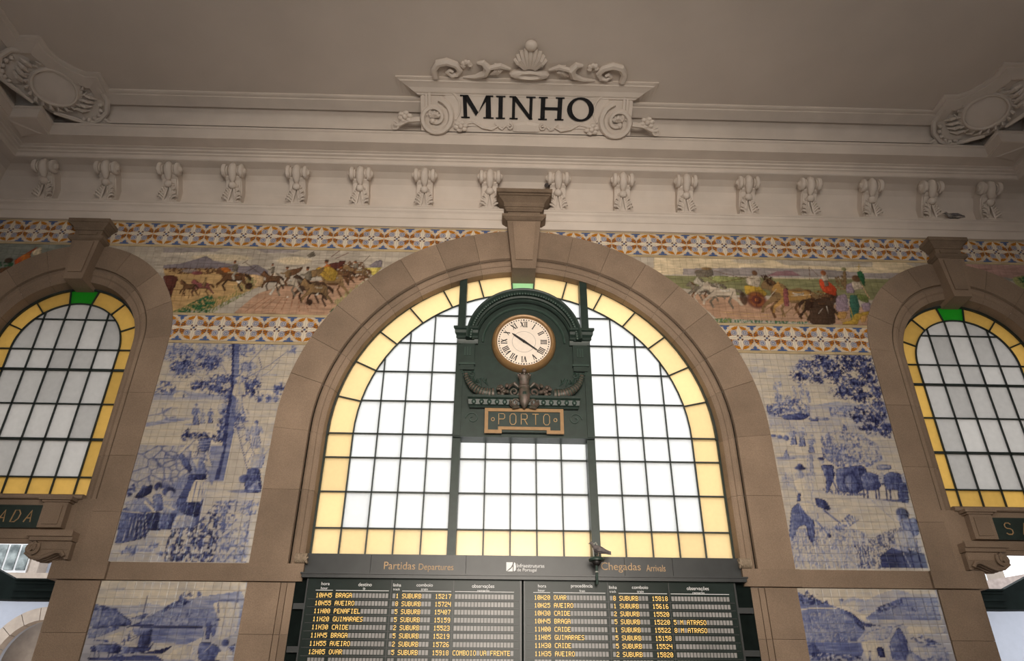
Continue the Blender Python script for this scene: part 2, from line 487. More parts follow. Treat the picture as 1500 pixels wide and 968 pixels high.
('P',0.6,[82,136,101,138,98,146,82,145]),
('E',0.1,[91,138,5,3]),
('F',0.5,[124,116,161,110,185,115,171,134,125,135]),
('F',0.55,[182,109,214,103,225,119,217,133,171,131]),
('G',0.3,[1,145,147,148,235,162,230,178,4,161]),
('E',0.08,[7,169,9,7]),
('E',0.6,[6,176,6,3]),
('E',0.08,[20,171,9,7]),
('E',0.6,[18,178,6,4]),
('E',0.08,[30,174,9,6]),
('E',0.6,[29,181,6,3]),
('E',0.55,[30,180,5,6]),
('P',0.5,[35,194,48,194,49,190,48,176,42,176,36,191]),
('L',0.75,0.8,[43,178,38,194]),
('L',0.3,0.8,[46,178,44,194]),
('P',0.4,[41,177,48,177,52,166,42,166]),
('L',0.4,3.3,[42,166,38,174,42,177]),
('L',0.4,3.3,[52,166,53,173]),
('L',0.65,0.8,[47,166,45,177]),
('E',0.25,[48,162,2,3]),
('E',0.5,[48,160,4,1]),
('E',0.5,[48,159,2,2]),
('P',0.45,[50,197,64,196,65,193,64,177,57,177,51,193]),
('L',0.7,0.8,[58,179,53,196]),
('L',0.25,0.8,[62,179,60,196]),
('P',0.35,[57,178,64,178,69,166,57,166]),
('L',0.35,3.6,[58,167,54,175,58,178]),
('L',0.35,3.6,[68,167,69,174]),
('L',0.6,0.8,[63,167,61,178]),
('E',0.25,[64,162,2,4]),
('E',0.3,[64,160,4,1]),
('E',0.3,[64,159,3,2]),
('P',0.5,[66,209,80,209,80,205,80,191,73,191,67,206]),
('L',0.75,0.8,[74,193,70,209]),
('L',0.3,0.8,[78,193,76,209]),
('P',0.35,[73,192,80,192,84,181,74,181]),
('L',0.35,3.3,[74,182,70,189,74,192]),
('L',0.35,3.3,[84,181,84,188]),
('L',0.6,0.8,[79,182,77,192]),
('E',0.25,[80,178,2,3]),
('E',0.45,[80,175,4,1]),
('E',0.45,[80,174,3,2]),
('P',0.45,[16,220,26,202,30,220]),
('E',0.5,[22,220,20,3]),
('E',0.35,[53,217,30,3]),
('P',0.5,[141,164,151,164,151,161,152,148,147,148,142,161]),
('L',0.75,0.8,[148,149,144,164]),
('L',0.3,0.8,[150,149,148,164]),
('P',0.08,[147,149,152,149,155,139,148,139]),
('L',0.08,2.9,[148,139,145,146,148,149]),
('L',0.08,2.9,[155,139,155,145]),
('L',0.33,0.8,[152,139,150,148]),
('E',0.3,[152,136,2,3]),
('E',0.75,[153,134,3,1]),
('E',0.75,[153,133,2,2]),
('F',0.5,[96,175,124,163,173,169,203,189,205,220,176,235,117,236,92,216]),
('P',0.2,[113,167,127,170,156,195,128,190]),
('G',0.6,[96,180,112,170,125,200,159,226,117,236,92,216]),
('G',0.25,[171,174,203,189,205,220,169,225]),
('P',0.25,[64,212,74,212,68,252,55,252]),
('L',0.6,0.8,[69,212,62,254]),
('P',0.72,[107,239,168,230,169,265,145,285,107,283]),
('E',0.85,[135,266,17,21]),
('E',0.55,[135,266,12,16]),
('L',0.9,1.0,[140,246,131,285]),
('L',0.9,1.0,[121,266,150,266]),
('G',0.7,[75,276,164,285,154,290,68,289]),
('P',0.7,[84,232,109,231,106,256,87,286,83,286,89,259]),
('E',0.3,[88,224,5,6]),
('E',0.8,[88,220,7,3]),
('L',0.2,1.4,[114,219,103,283]),
('L',0.7,2.4,[99,254,107,286]),
('P',0.66,[155,252,167,244,186,245,193,253,190,269,181,279,158,280,153,271]),
('L',0.81,2.4,[155,275,151,298]),
('L',0.81,2.4,[162,275,158,298]),
('L',0.81,2.4,[177,275,174,298]),
('L',0.81,2.4,[183,275,179,298]),
('P',0.31000000000000005,[188,248,200,246,199,260,192,271,188,267]),
('E',0.9,[192,267,3,2]),
('L',0.9,0.8,[190,256,192,257]),
('P',0.72,[198,251,210,243,229,245,236,252,232,268,223,278,200,279,195,271]),
('L',0.87,2.4,[197,275,193,298]),
('L',0.87,2.4,[204,274,200,298]),
('L',0.87,2.4,[219,274,215,298]),
('L',0.87,2.4,[225,274,221,297]),
('P',0.37,[231,248,242,245,242,259,234,270,230,266]),
('E',0.9,[235,266,2,2]),
('L',0.9,0.8,[233,255,235,256]),
('L',0.05,1.9,[190,249,174,243,166,232]),
('L',0.05,1.9,[199,248,215,241,225,224]),
('L',0.05,1.4,[236,250,249,244]),
('P',0.5,[190,230,217,230,216,239,189,241]),
('L',0.15,1.0,[191,235,215,235]),
('P',0.74,[222,264,239,264,233,303,213,301]),
('E',0.75,[190,298,40,3]),
('P',0.16,[7,248,87,286,237,303,235,416,0,419]),
('G',0.4,[4,268,54,286,76,247,6,248]),
('P',0.1,[95,295,226,308,233,341,146,360,85,343]),
('L',0.3,1.9,[162,294,199,336]),
('L',0.2,2.9,[171,297,212,341]),
('G',0.5,[1,353,103,342,146,360,132,417,1,419]),
('G',0.35,[19,389,141,383,132,417,4,419]),
('G',0.8,[114,379,186,350,226,341,235,416,109,418]),
('P',0.62,[14,315,29,303,53,315,49,357,43,375,36,375,35,343,20,348,4,375,1,362]),
('P',0.1,[29,303,58,303,61,331,53,338,39,324]),
('P',0.82,[61,293,80,298,87,314,80,318,61,310]),
('P',0.1,[27,262,55,254,64,272,58,286,53,303,29,302,32,287]),
('L',0.4,1.4,[22,270,34,286]),
('P',0.65,[31,287,37,286,34,302,27,302]),
('E',0.35,[43,250,6,9]),
('E',0.85,[45,239,11,4]),
('E',0.8,[46,235,6,5]),
('L',0.55,3.3,[55,336,73,361]),
('L',0.6,2.9,[73,317,98,340]),
('E',0.9,[73,362,4,4]),
('L',0.7,1.0,[84,368,92,372,99,365,92,361]),
('F',0.6,[84,347,117,323,134,333,112,347,91,356]),
('E',0.85,[215,321,12,11]),
('E',0.4,[206,329,5,6]),
('P',0.55,[204,334,239,327,236,359,210,364]),
('P',0.28,[189,355,224,350,227,382,187,382]),
('P',0.85,[156,396,184,378,236,391,236,415,151,416]),
('L',0.2,2.4,[139,397,154,405]),
('P',0.3,[180,373,206,382,212,391,178,382]),
('L',0.35,1.4,[198,391,204,413]),
('B',0.8,[135,11,17,10]),
('B',0.72,[106,26,21,13]),
('B',0.8,[86,49,19,12]),
('B',0.85,[113,54,14,10]),
('B',0.75,[143,25,19,14]),
('B',0.85,[155,45,23,17]),
('B',0.88,[187,18,27,20]),
('B',0.8,[216,9,18,12]),
('B',0.85,[216,32,18,18]),
('B',0.8,[157,82,19,12]),
('B',0.82,[188,62,26,12]),
('B',0.8,[221,52,13,15]),
('B',0.82,[191,90,24,12]),
('B',0.78,[229,83,13,14]),
('B',0.75,[223,108,13,13]),
('B',0.86,[181,134,18,12]),
('B',0.85,[211,136,19,14]),
('B',0.8,[226,157,13,16]),
('B',0.8,[195,158,16,10]),
('B',0.7,[179,120,10,6]),
('B',0.7,[225,119,14,8]),
('L',0.85,1.0,[138,48,175,48,234,64]),
('L',0.8,1.0,[188,12,234,86]),
('L',0.8,1.0,[207,109,235,162]),
],
'A': [
('P',0.08,[-7,-2,239,-1,243,37,-4,39]),
('E',0.2,[26,13,16,3]),
('E',0.2,[87,4,21,1]),
('E',0.2,[143,12,21,2]),
('E',0.2,[47,26,22,1]),
('P',0.32,[32,40,47,39,64,40,84,35,111,39,115,48,91,50,51,54]),
('P',0.2,[51,53,83,47,97,46,80,62,63,58]),
('P',0.62,[-1,37,12,39,21,41,35,45,51,54,68,64,65,70,-1,74]),
('F',0.8,[-1,37,12,38,20,41,26,46,11,47,0,46]),
('B',0.8,[35,45,3,2]),
('G',0.45,[3,51,37,50,65,65,2,71]),
('P',0.55,[62,59,78,53,91,50,83,60]),
('P',0.45,[59,72,84,62,105,48,123,34,169,24,233,14,244,31,250,67,185,72,121,72]),
('F',0.82,[83,59,101,49,117,40,129,31,146,26,160,27,145,38,125,43,106,52]),
('B',0.85,[148,21,9,5]),
('B',0.6,[165,21,6,4]),
('B',0.75,[137,27,5,4]),
('G',0.6,[81,67,106,53,150,44,194,44,199,67,121,71]),
('P',0.85,[60,72,76,65,89,68,103,68,142,70,182,70,183,72,97,73,74,73]),
('P',0.2,[14,89,67,71,97,73,185,72,185,121,116,121,73,101]),
('P',0.5,[-1,74,56,71,14,89,4,90]),
('P',0.5,[69,73,184,72,187,84,162,97,109,94,75,82]),
('P',0.12,[146,100,172,97,185,121,130,121]),
('P',0.1,[24,88,65,73,69,82,56,88]),
('P',0.12,[188,32,237,31,239,80,210,93,204,57]),
('L',0.75,0.8,[185,31,239,29]),
('L',0.7,0.8,[229,6,230,32]),
('L',0.35,0.8,[199,33,206,61,204,87]),
('L',0.35,0.8,[208,33,215,60,212,87]),
('L',0.35,0.8,[217,33,224,60,221,87]),
('L',0.35,0.8,[226,33,233,60,230,87]),
('P',0.7,[199,57,206,56,208,60,201,62]),
('P',0.5,[198,34,200,34,205,50,201,49]),
('P',0.7,[186,64,194,62,197,74,197,90,190,90]),
('E',0.6,[191,63,3,3]),
('P',0.55,[195,72,202,64,205,80,200,87]),
('P',0.68,[180,94,199,93,215,100,228,120,185,121]),
('L',0.4,0.8,[174,111,182,102]),
('L',0.2,0.8,[192,108,209,87]),
('E',0.72,[223,94,6,6]),
('P',0.15,[216,106,237,104,242,120,210,120]),
('P',0.6,[229,100,240,95,239,108]),
('L',0.8,0.8,[82,96,81,24]),
('P',0.75,[68,101,104,102,110,93,106,107,75,111]),
('P',0.85,[99,109,127,103,142,98,126,112,76,112]),
('P',0.8,[84,85,104,73,104,102,83,101]),
('L',0.9,0.8,[84,78,88,101]),
('L',0.9,0.8,[89,78,93,101]),
('L',0.9,0.8,[96,78,99,101]),
('L',0.9,0.8,[102,78,105,101]),
('L',0.8,0.8,[57,95,83,82]),
('L',0.8,0.8,[71,93,104,71]),
('P',0.7,[67,93,71,93,71,92,69,87,67,87,67,92]),
('L',0.95,0.8,[67,88,68,93]),
('L',0.49999999999999994,0.8,[68,88,70,93]),
('P',0.6,[67,88,69,88,68,84,66,84]),
('L',0.6,1.4,[66,84,66,87,67,88]),
('L',0.6,1.4,[68,84,69,86]),
('L',0.85,0.8,[67,84,68,88]),
('E',0.6,[67,83,1,1]),
('P',0.7,[62,98,65,98,65,97,63,93,61,93,62,97]),
('L',0.95,0.8,[62,94,63,98]),
('L',0.49999999999999994,0.8,[62,94,64,98]),
('P',0.6,[61,93,63,93,63,90,60,90]),
('L',0.6,1.2,[60,91,60,93,62,93]),
('L',0.6,1.2,[63,91,63,92]),
('L',0.85,0.8,[61,91,62,93]),
('E',0.6,[61,89,1,1]),
('P',0.6,[17,98,49,97,59,101,60,111,22,109]),
('P',0.75,[11,102,17,99,22,109,15,110]),
('P',0.85,[41,96,58,98,61,109,49,109]),
('L',0.8,1.2,[20,108,22,121]),
('L',0.8,1.2,[26,108,29,121]),
('L',0.8,1.2,[42,108,44,121]),
('L',0.8,1.2,[48,108,50,121]),
('P',0.5,[59,100,73,101,74,112,62,112]),
('E',0.75,[59,118,10,7]),
('E',0.4,[59,118,7,5]),
('F',0.7,[11,90,35,91,42,95,15,93]),
('P',0.8,[12,118,114,112,133,121,13,122]),
('L',0.6,0.8,[43,93,66,103]),
],
'C': [
('P',0.08,[1,-1,239,-3,238,48,0,50]),
('P',0.3,[70,23,95,13,115,19,143,8,170,0,193,6,237,7,234,39,104,40]),
('P',0.16,[76,26,97,17,112,32,98,38]),
('L',0.5,0.8,[71,19,70,31]),
('B',0.7,[73,18,3,3]),
('P',0.5,[106,48,138,29,176,14,198,12,239,13,236,48,126,49]),
('F',0.75,[127,31,179,14,179,25,134,40]),
('F',0.7,[187,28,208,32,197,40,185,37]),
('G',0.4,[128,40,196,19,239,22,235,48]),
('P',0.55,[0,6,19,15,60,29,86,38,100,55,104,66,84,83,-2,89]),
('F',0.85,[0,10,10,12,19,1,21,12,35,6,35,19,50,18,51,25,7,28]),
('L',0.06,1.7,[0,35,19,32,62,32]),
('G',0.35,[1,41,68,35,91,66,75,83,0,86]),
('P',0.75,[68,32,86,38,101,52,103,67,93,60,84,46]),
('F',0.8,[83,49,109,55,136,58,104,62]),
('P',0.12,[97,40,113,40,108,49,142,57,101,52]),
('P',0.25,[108,49,238,48,238,79,178,85,136,60]),
('P',0.12,[173,57,238,59,237,70,175,74]),
('P',0.6,[0,86,87,84,98,88,88,105,2,100]),
('P',0.7,[0,92,11,85,18,94,22,103,-1,106]),
('F',0.75,[5,100,88,105,92,112,-1,113]),
('P',0.12,[90,83,123,60,142,60,141,85,134,112,95,112]),
('P',0.62,[138,85,161,58,170,79,165,112,137,112]),
('P',0.3,[87,83,110,66,154,58,137,80]),
('P',0.85,[115,92,127,92,127,107,116,107]),
('L',0.7,1.0,[154,60,170,56]),
('F',0.7,[174,77,200,73,226,86,195,89]),
('E',0.7,[175,107,17,13]),
('E',0.35,[172,111,12,11]),
('P',0.3,[164,90,234,90,234,111,189,112]),
('P',0.5,[97,112,102,112,103,111,103,105,100,105,98,111]),
('L',0.75,0.8,[101,106,99,112]),
('L',0.3,0.8,[102,106,101,112]),
('P',0.2,[100,105,103,105,105,101,101,101]),
('L',0.2,1.8,[101,101,99,104,100,105]),
('L',0.2,1.8,[104,101,105,104]),
('L',0.45,0.8,[103,101,101,105]),
('E',0.4,[103,99,1,1]),
('E',0.8,[103,98,2,1]),
('E',0.8,[103,98,1,1]),
('F',0.6,[191,104,232,108,234,111,189,112]),
],
'FL': [
('P','sky',[-12,2,470,-8,478,72,8,84]),
('E','cloud',[70,15,50,6]),
('P','lil',[6,4,135,-2,119,10,9,15]),
('P','lil',[197,-1,302,-3,285,8,224,11]),
('E','cream',[134,25,67,9]),
('E','cream',[288,29,37,11]),
('P','mtn',[17,47,52,42,77,32,100,21,120,33,168,43,193,46,210,40,238,56,240,71,20,58]),
('P','mtn',[444,40,461,24,473,22,475,43]),
('P','ylw',[439,44,475,41,459,65]),
('P','sand',[19,56,125,53,215,68,237,89,178,123,139,152,62,160]),
('P','pink',[224,114,285,84,380,75,452,58,374,162,183,164]),
('P','sand2',[200,64,231,69,236,96,215,97]),
('G','grn',[62,160,108,131,173,116,210,71,219,86,211,108,164,144,142,163,69,165]),
('F','dgrn',[65,160,90,142,116,124,132,117,146,141,133,162,68,163]),
('G','lgrn',[387,125,413,96,447,73,405,128,384,153]),
('G','grn2',[167,98,204,72,219,86,200,115]),
('L','drd',0.8,[208,157,243,123]),
('L','drd',0.8,[226,153,254,123]),
('L','drd',0.8,[243,149,266,122]),
('L','drd',0.8,[262,156,277,122]),
('L','drd',0.8,[280,152,288,122]),
('L','drd',0.8,[298,148,300,121]),
('L','drd',0.8,[317,154,311,121]),
('L','drd',0.8,[335,151,322,121]),
('L','drd',0.8,[353,147,334,121]),
('F','brn',[19,56,36,52,79,53,124,50,130,62,107,69,40,67]),
('E','lil',[75,60,18,5]),
('E','wine',[91,65,12,5]),
('P','wine2',[23,74,41,71,56,77,52,111,52,133,26,83]),
('L','brn',0.8,[52,107,76,107]),
('L','brn',2.3,[103,101,98,111,104,119]),
('L','brn',2.3,[121,101,119,110,126,119]),
('P','wine',[84,89,85,84,87,82,88,79,90,82,95,85,101,89,111,91,118,89,123,91,125,99,128,104,133,110,137,115,134,116,130,111,124,106,120,103,114,104,107,104,101,103,96,106,93,110,93,115,91,115,90,108,94,102,96,98,93,93,89,92,86,92]),
('P','brn',[122,91,128,91,134,97,134,104,129,98,125,95]),
('P','brn',[88,80,95,84,101,89,97,89,92,85]),
('P','brn',[101,101,108,101,118,100,120,103,114,104,107,104]),
('P','wine3',[104,91,112,93,117,92,117,94,109,95]),
('L','brn',0.9,[96,98,99,94]),
('L','brn',0.9,[120,102,121,95]),
('L','dbr',1.9,[76,104,73,113,78,121]),
('L','dbr',1.9,[91,103,90,113,96,122]),
('P','brn',[61,91,61,86,63,84,63,81,65,84,69,87,75,92,83,94,88,92,92,94,95,101,97,107,101,112,105,118,103,119,99,114,94,109,90,105,85,107,80,106,75,105,71,108,69,112,69,118,67,118,66,110,69,105,71,100,68,95,65,94,62,94]),
('P','dbr',[92,94,96,94,101,99,102,107,98,101,94,98]),
('P','dbr',[63,82,70,86,75,92,71,92,67,87]),
('P','dbr',[75,104,81,104,89,103,90,105,85,107,80,106]),
('P','dun',[77,94,83,96,88,94,88,97,82,98]),
('L','dbr',0.8,[71,100,73,96]),
('L','dbr',0.8,[91,104,91,98]),
('L','brn',0.8,[72,107,74,127]),
('L','brn',0.8,[76,107,78,127]),
('L','brn',0.8,[85,107,87,127]),
('L','brn',0.8,[92,107,94,126]),
('L','brn',0.8,[106,106,108,126]),
('P','dun',[107,99,111,74,114,76,116,99]),
('L','dbr',3.7,[157,80,150,94,157,106]),
('L','dbr',3.7,[186,79,182,93,192,107]),
('P','brn',[128,61,130,54,133,51,134,47,138,51,145,55,155,63,170,65,181,62,189,65,193,76,196,85,204,93,210,101,206,102,199,95,190,88,183,82,174,85,164,84,155,82,147,87,141,93,141,101,138,101,136,90,143,82,146,75,142,68,136,66,131,66]),
('P','dbr',[188,65,197,65,206,73,206,84,199,76,192,71]),
('P','dbr',[135,48,146,54,155,62,148,62,140,55]),
('P','dbr',[154,80,166,80,181,79,183,82,174,85,164,84]),
('P','chest',[159,65,172,68,180,66,179,70,168,71]),
('L','dbr',1.3,[147,75,151,69]),
('L','dbr',1.3,[185,81,186,71]),
('P','org',[135,51,151,49,162,58,148,64]),
('P','gry2',[163,60,163,46,165,40,171,41,174,49,174,62]),
('L','gry2',3.7,[166,43,160,49,153,48]),
('L','gry',4.8,[170,61,166,70,170,78]),
('E','chest',[164,35,3,5]),
('E','dbr',[164,33,3,2]),
('L','dbr',0.8,[180,39,190,30]),
('L','dbr',0.8,[189,63,209,46]),
('P','wht',[176,83,189,81,183,90]),
('E','dbr',[204,95,8,9]),
('F','brn',[375,34,396,26,433,29,455,62,438,77,410,70,385,63]),
('L','brn',2.9,[414,57,407,67,412,75]),
('L','brn',2.9,[438,57,434,66,441,76]),
('P','dun',[392,44,394,39,397,37,398,34,401,37,406,40,414,45,426,47,435,45,441,47,444,55,445,60,451,66,456,71,452,73,447,67,441,62,435,59,428,60,420,60,412,59,405,62,400,66,400,72,397,72,396,64,402,59,406,54,403,49,398,47,394,48]),
('P','brn',[441,46,448,47,454,52,454,60,448,54,443,51]),
('P','brn',[399,35,407,39,414,45,409,45,403,40]),
('P','brn',[412,57,421,57,434,56,435,59,428,60,420,60]),
('P','wht',[417,47,427,49,434,47,433,50,423,51]),
('L','brn',1.1,[407,54,410,50]),
('L','brn',1.1,[436,58,438,51]),
('P','gry2',[414,46,415,36,418,32,423,32,425,38,424,47]),
('L','gry2',3.2,[418,34,412,38,407,38]),
('L','brn',4.1,[420,46,416,53,419,59]),
('E','chest',[417,29,3,3]),
('E','dbr',[417,27,3,2]),
('L','dbr',0.8,[433,29,446,11]),
('L','dbr',2.8,[383,65,377,77,382,86]),
('L','dbr',2.8,[406,65,402,76,409,87]),
('P','brn',[362,50,364,45,367,42,368,39,370,42,375,46,383,52,394,53,403,51,409,54,411,62,413,69,419,76,423,82,420,83,415,77,409,71,404,67,396,69,389,69,382,67,375,71,371,76,370,82,367,82,367,73,372,67,376,61,373,56,368,54,364,54]),
('P','dbr',[408,53,415,54,421,60,421,69,416,62,411,58]),
('P','dbr',[368,40,376,44,383,51,378,51,372,46]),
('P','dbr',[381,65,390,65,402,64,404,67,396,69,389,69]),
('P','dun',[386,54,395,56,402,54,401,57,392,59]),
('L','dbr',1.0,[376,61,379,57]),
('L','dbr',1.0,[405,66,406,58]),
('P','chest',[382,47,383,37,386,32,390,33,392,39,391,48]),
('L','chest',3.0,[386,35,380,39,375,38]),
('L','brn',3.8,[388,47,384,54,387,60]),
('E','chest',[385,30,2,2]),
('E','dbr',[385,28,3,2]),
('L','brn',3.5,[363,84,356,101,363,116]),
('L','brn',3.5,[392,83,388,100,397,116]),
('P','dun',[336,61,338,53,342,49,342,44,346,49,353,54,363,63,377,66,388,62,395,67,398,80,401,90,409,100,414,109,410,111,404,102,396,93,389,87,380,90,370,89,361,87,354,93,348,100,348,109,344,109,343,96,350,86,354,78,350,69,343,67,339,67]),
('P','brn',[394,66,403,66,411,76,411,90,404,79,398,73]),
('P','brn',[343,46,354,52,362,62,356,62,348,54]),
('P','brn',[361,84,372,84,387,83,389,87,380,90,370,89]),
('P','ltn',[366,66,378,70,386,67,386,72,374,74]),
('L','brn',1.3,[354,78,358,71]),
('L','brn',1.3,[390,85,392,73]),
('P','wine2',[360,37,368,32,382,30,396,24,392,39,377,50,366,53]),
('P','org',[353,59,354,42,357,35,365,37,367,46,366,62]),
('L','org',4.5,[358,39,350,47,342,46]),
('L','dun',5.8,[362,61,356,72,360,81]),
('E','chest',[356,30,4,5]),
('E','dbr',[356,27,5,3]),
('L','wine2',1.1,[364,17,382,-2]),
('L','wine2',1.1,[374,21,400,5]),
('P','ylw2',[334,46,367,42,384,56,381,78,363,79,342,57]),
('L','brn',0.8,[353,53,374,75]),
('L','brn',0.8,[340,50,364,68]),
('L','dbr',3.7,[318,100,311,116,318,131]),
('L','dbr',3.7,[347,99,344,115,353,132]),
('P','dbr2',[290,77,292,69,296,65,296,60,300,65,307,70,317,79,332,82,343,78,351,82,354,96,357,105,365,115,371,125,367,126,360,118,352,109,345,102,335,105,326,104,316,102,308,108,302,115,302,125,299,125,297,112,304,102,308,93,304,85,297,83,293,83]),
('P','dbr',[350,81,359,82,368,92,368,105,360,95,354,89]),
('P','dbr',[297,62,308,68,317,78,310,78,302,70]),
('P','dbr',[316,100,327,100,343,98,345,102,335,105,326,104]),
('P','dun',[321,82,333,85,342,82,341,88,329,89]),
('L','dbr',1.3,[309,93,312,87]),
('L','dbr',1.3,[346,101,347,89]),
('P','dun',[323,55,330,51,342,49,355,43,351,57,338,69,329,72]),
('P','gry2',[317,78,317,61,320,54,327,55,330,65,329,80]),
('L','gry2',4.1,[321,58,314,65,307,64]),
('L','dun',5.3,[325,79,320,90,324,99]),
('E','chest',[319,49,3,5]),
('E','dbr',[319,46,4,3]),
('P','gry2',[311,15,325,2,331,16,318,20]),
('L','gry2',3.4,[271,90,264,104,271,116]),
('L','gry2',3.4,[298,89,294,103,303,117]),
('P','ltn',[245,71,247,64,250,61,251,57,254,61,261,65,270,73,284,75,294,72,301,75,304,86,307,95,314,103,320,111,316,112,310,105,302,97,296,92,287,94,278,94,269,92,262,97,256,103,256,111,253,111,252,100,258,92,262,85,258,78,252,76,248,76]),
('P','gry2',[300,75,308,75,316,83,317,94,310,86,304,81]),
('P','gry2',[252,59,262,64,270,72,264,72,256,65]),
('P','gry2',[269,90,279,90,294,89,296,92,287,94,278,94]),
('P','wht',[273,75,285,78,293,76,292,80,281,81]),
('L','gry2',1.2,[262,85,266,79]),
('L','gry2',1.2,[297,91,298,81]),
('P','brn',[280,54,287,50,297,48,309,43,306,55,294,65,285,68]),
('P','dun',[274,72,275,58,277,52,284,53,286,62,286,75]),
('L','dun',3.7,[278,56,272,62,265,61]),
('L','brn',4.8,[282,73,277,83,281,91]),
('E','chest',[276,48,3,4]),
('E','dbr',[276,46,4,2]),
('L','dbr',3.4,[335,108,329,124,336,138]),
('L','dbr',3.4,[362,108,359,123,368,139]),
('P','dun',[309,87,312,79,315,75,315,70,319,75,325,80,335,88,348,91,358,88,366,92,369,104,371,114,379,123,384,132,380,134,374,125,366,117,360,111,351,113,342,113,334,111,326,116,321,123,321,132,318,132,316,120,323,110,326,102,322,94,316,92,312,92]),
('P','dbr',[365,91,373,92,381,101,381,113,374,103,368,98]),
('P','dbr',[316,72,326,78,334,88,328,88,321,80]),
('P','dbr',[333,108,344,108,358,107,360,111,351,113,342,113]),
('P','ltn',[338,92,349,95,357,92,357,97,346,98]),
('L','dbr',1.2,[327,102,330,96]),
('L','dbr',1.2,[361,109,362,98]),
('L','dbr',2.3,[243,82,239,93,244,104]),
('L','dbr',2.3,[262,81,260,93,266,104]),
('P','brn',[224,66,226,60,228,57,228,54,230,57,235,61,242,67,251,69,258,67,264,69,266,79,268,86,274,92,278,99,275,101,271,94,265,88,260,84,254,85,248,85,242,83,237,88,233,92,234,99,231,99,230,90,234,83,236,77,233,71,229,70,226,70]),
('P','dbr',[263,69,268,69,274,76,275,86,270,78,265,74]),
('P','dbr',[229,55,236,60,242,66,237,67,232,61]),
('P','dbr',[242,82,249,81,259,81,260,84,254,85,248,85]),
('P','dun',[244,69,252,71,258,70,258,73,250,74]),
('L','dbr',0.9,[237,77,239,72]),
('L','dbr',0.9,[261,82,262,74]),
('P','gry2',[244,62,243,49,245,44,249,45,251,52,251,64]),
('L','gry2',2.4,[245,47,241,53,237,52]),
('L','brn',3.1,[249,63,246,71,249,78]),
('E','chest',[244,40,2,4]),
('E','dbr',[244,38,2,2]),
('E','dbr',[334,131,7,7]),
('P','wht',[248,114,257,96,260,99,253,117]),
('P','wht',[342,115,351,104,350,115]),
('E','wht',[288,120,2,2]),
('L','dbr',0.8,[365,118,379,96]),
('L','dbr',0.8,[185,35,231,71]),
('F','dgrn',[376,156,389,139,410,117,411,124,390,149]),
],
'FR': [
('P','cream',[43,-1,588,-3,643,30,38,45]),
('E','sky',[249,5,38,7]),
('P','sky',[304,0,522,-2,519,14,327,13]),
('E','sky',[455,13,48,4]),
('P','lil',[103,28,230,23,389,21,499,30,579,28,575,43,101,45]),
('E','lil',[542,36,38,7]),
('P','wine3',[281,43,305,31,337,27,357,40]),
('P','grn2',[54,46,233,47,434,48,575,43,497,100,424,95,204,92,79,77]),
('P','lgrn',[164,45,233,47,224,61,162,60]),
('P','cream',[296,46,384,47,384,49,295,49]),
('P','pink',[114,91,218,99,356,107,484,118,473,164,349,157,216,153,159,152,129,119]),
('L','sand',0.8,[167,135,303,142]),
('L','sand',0.8,[181,143,272,148]),
('G','dgrn',[154,152,180,148,216,153,350,155,348,165,163,166]),
('F','grn',[154,152,189,150,190,164,160,164]),
('L','brn',2.9,[123,85,114,96,117,106]),
('L','brn',2.9,[147,85,141,96,146,106]),
('P','gry2',[104,70,108,65,112,62,113,59,115,62,120,65,127,71,138,73,148,71,154,73,154,82,154,89,159,95,162,102,158,103,154,97,149,91,145,87,136,89,128,88,121,87,113,91,107,95,105,102,102,102,104,93,111,87,116,81,114,76,110,74,106,74]),
('P','brn',[153,73,160,73,165,80,163,89,159,82,154,78]),
('P','brn',[114,60,121,64,127,71,121,71,116,65]),
('P','brn',[121,85,131,85,144,84,145,87,136,89,128,88]),
('P','gry',[129,73,139,76,146,74,145,77,135,78]),
('L','brn',1.1,[117,81,121,77]),
('L','brn',1.1,[146,86,149,78]),
('L','gry2',3.4,[142,81,131,95,135,107]),
('L','gry2',3.4,[170,80,163,95,168,108]),
('P','gry',[121,62,125,55,129,52,131,48,134,52,139,56,147,63,160,66,171,63,178,66,178,78,178,86,183,94,186,102,182,104,178,96,172,89,167,83,157,86,148,85,140,83,131,88,123,94,121,102,118,102,120,91,128,83,134,76,132,69,127,67,123,67]),
('P','gry2',[177,66,185,66,191,74,188,86,184,77,178,72]),
('P','gry2',[132,49,141,54,147,63,140,63,135,56]),
('P','gry2',[140,81,151,81,166,80,167,83,157,86,148,85]),
('P','ltn',[149,66,160,69,169,67,167,71,155,72]),
('L','gry2',1.2,[135,76,140,70]),
('L','gry2',1.2,[168,82,173,72]),
('L','gry2',4.3,[165,95,151,111,156,124]),
('L','gry2',4.3,[200,94,191,110,197,125]),
('P','ltn',[138,74,144,66,148,63,151,59,154,63,161,68,170,76,187,79,201,75,210,79,210,91,210,100,217,109,221,118,215,120,210,112,202,103,196,97,184,100,172,100,162,97,150,103,142,109,139,118,134,119,137,106,148,97,155,89,152,82,146,80,140,80]),
('P','gry2',[209,78,219,79,226,88,223,100,217,90,210,85]),
('P','gry2',[152,60,163,66,171,75,162,75,155,68]),
('P','gry2',[162,95,176,95,195,94,196,97,184,100,172,100]),
('P','wht',[174,79,188,82,199,79,196,84,182,86]),
('L','gry2',1.5,[156,89,162,83]),
('L','gry2',1.5,[198,96,203,85]),
('E','brn',[137,35,9,4]),
('P','gry2',[127,35,147,29,166,27,167,45,154,49,130,50]),
('E','dun',[154,27,12,4]),
('L','gry2',0.8,[132,98,116,76,111,65]),
('L','brn',0.8,[148,46,168,60,172,75]),
('L','brn',0.8,[169,32,232,51]),
('L','brn',0.8,[174,64,232,49]),
('P','ylw2',[228,68,260,69,276,87,268,98,229,92]),
('E','wine2',[250,104,22,22]),
('E','chest',[250,104,17,17]),
('E','wine2',[250,104,11,11]),
('E','org',[250,104,4,4]),
('L','wine2',1.1,[233,104,267,104]),
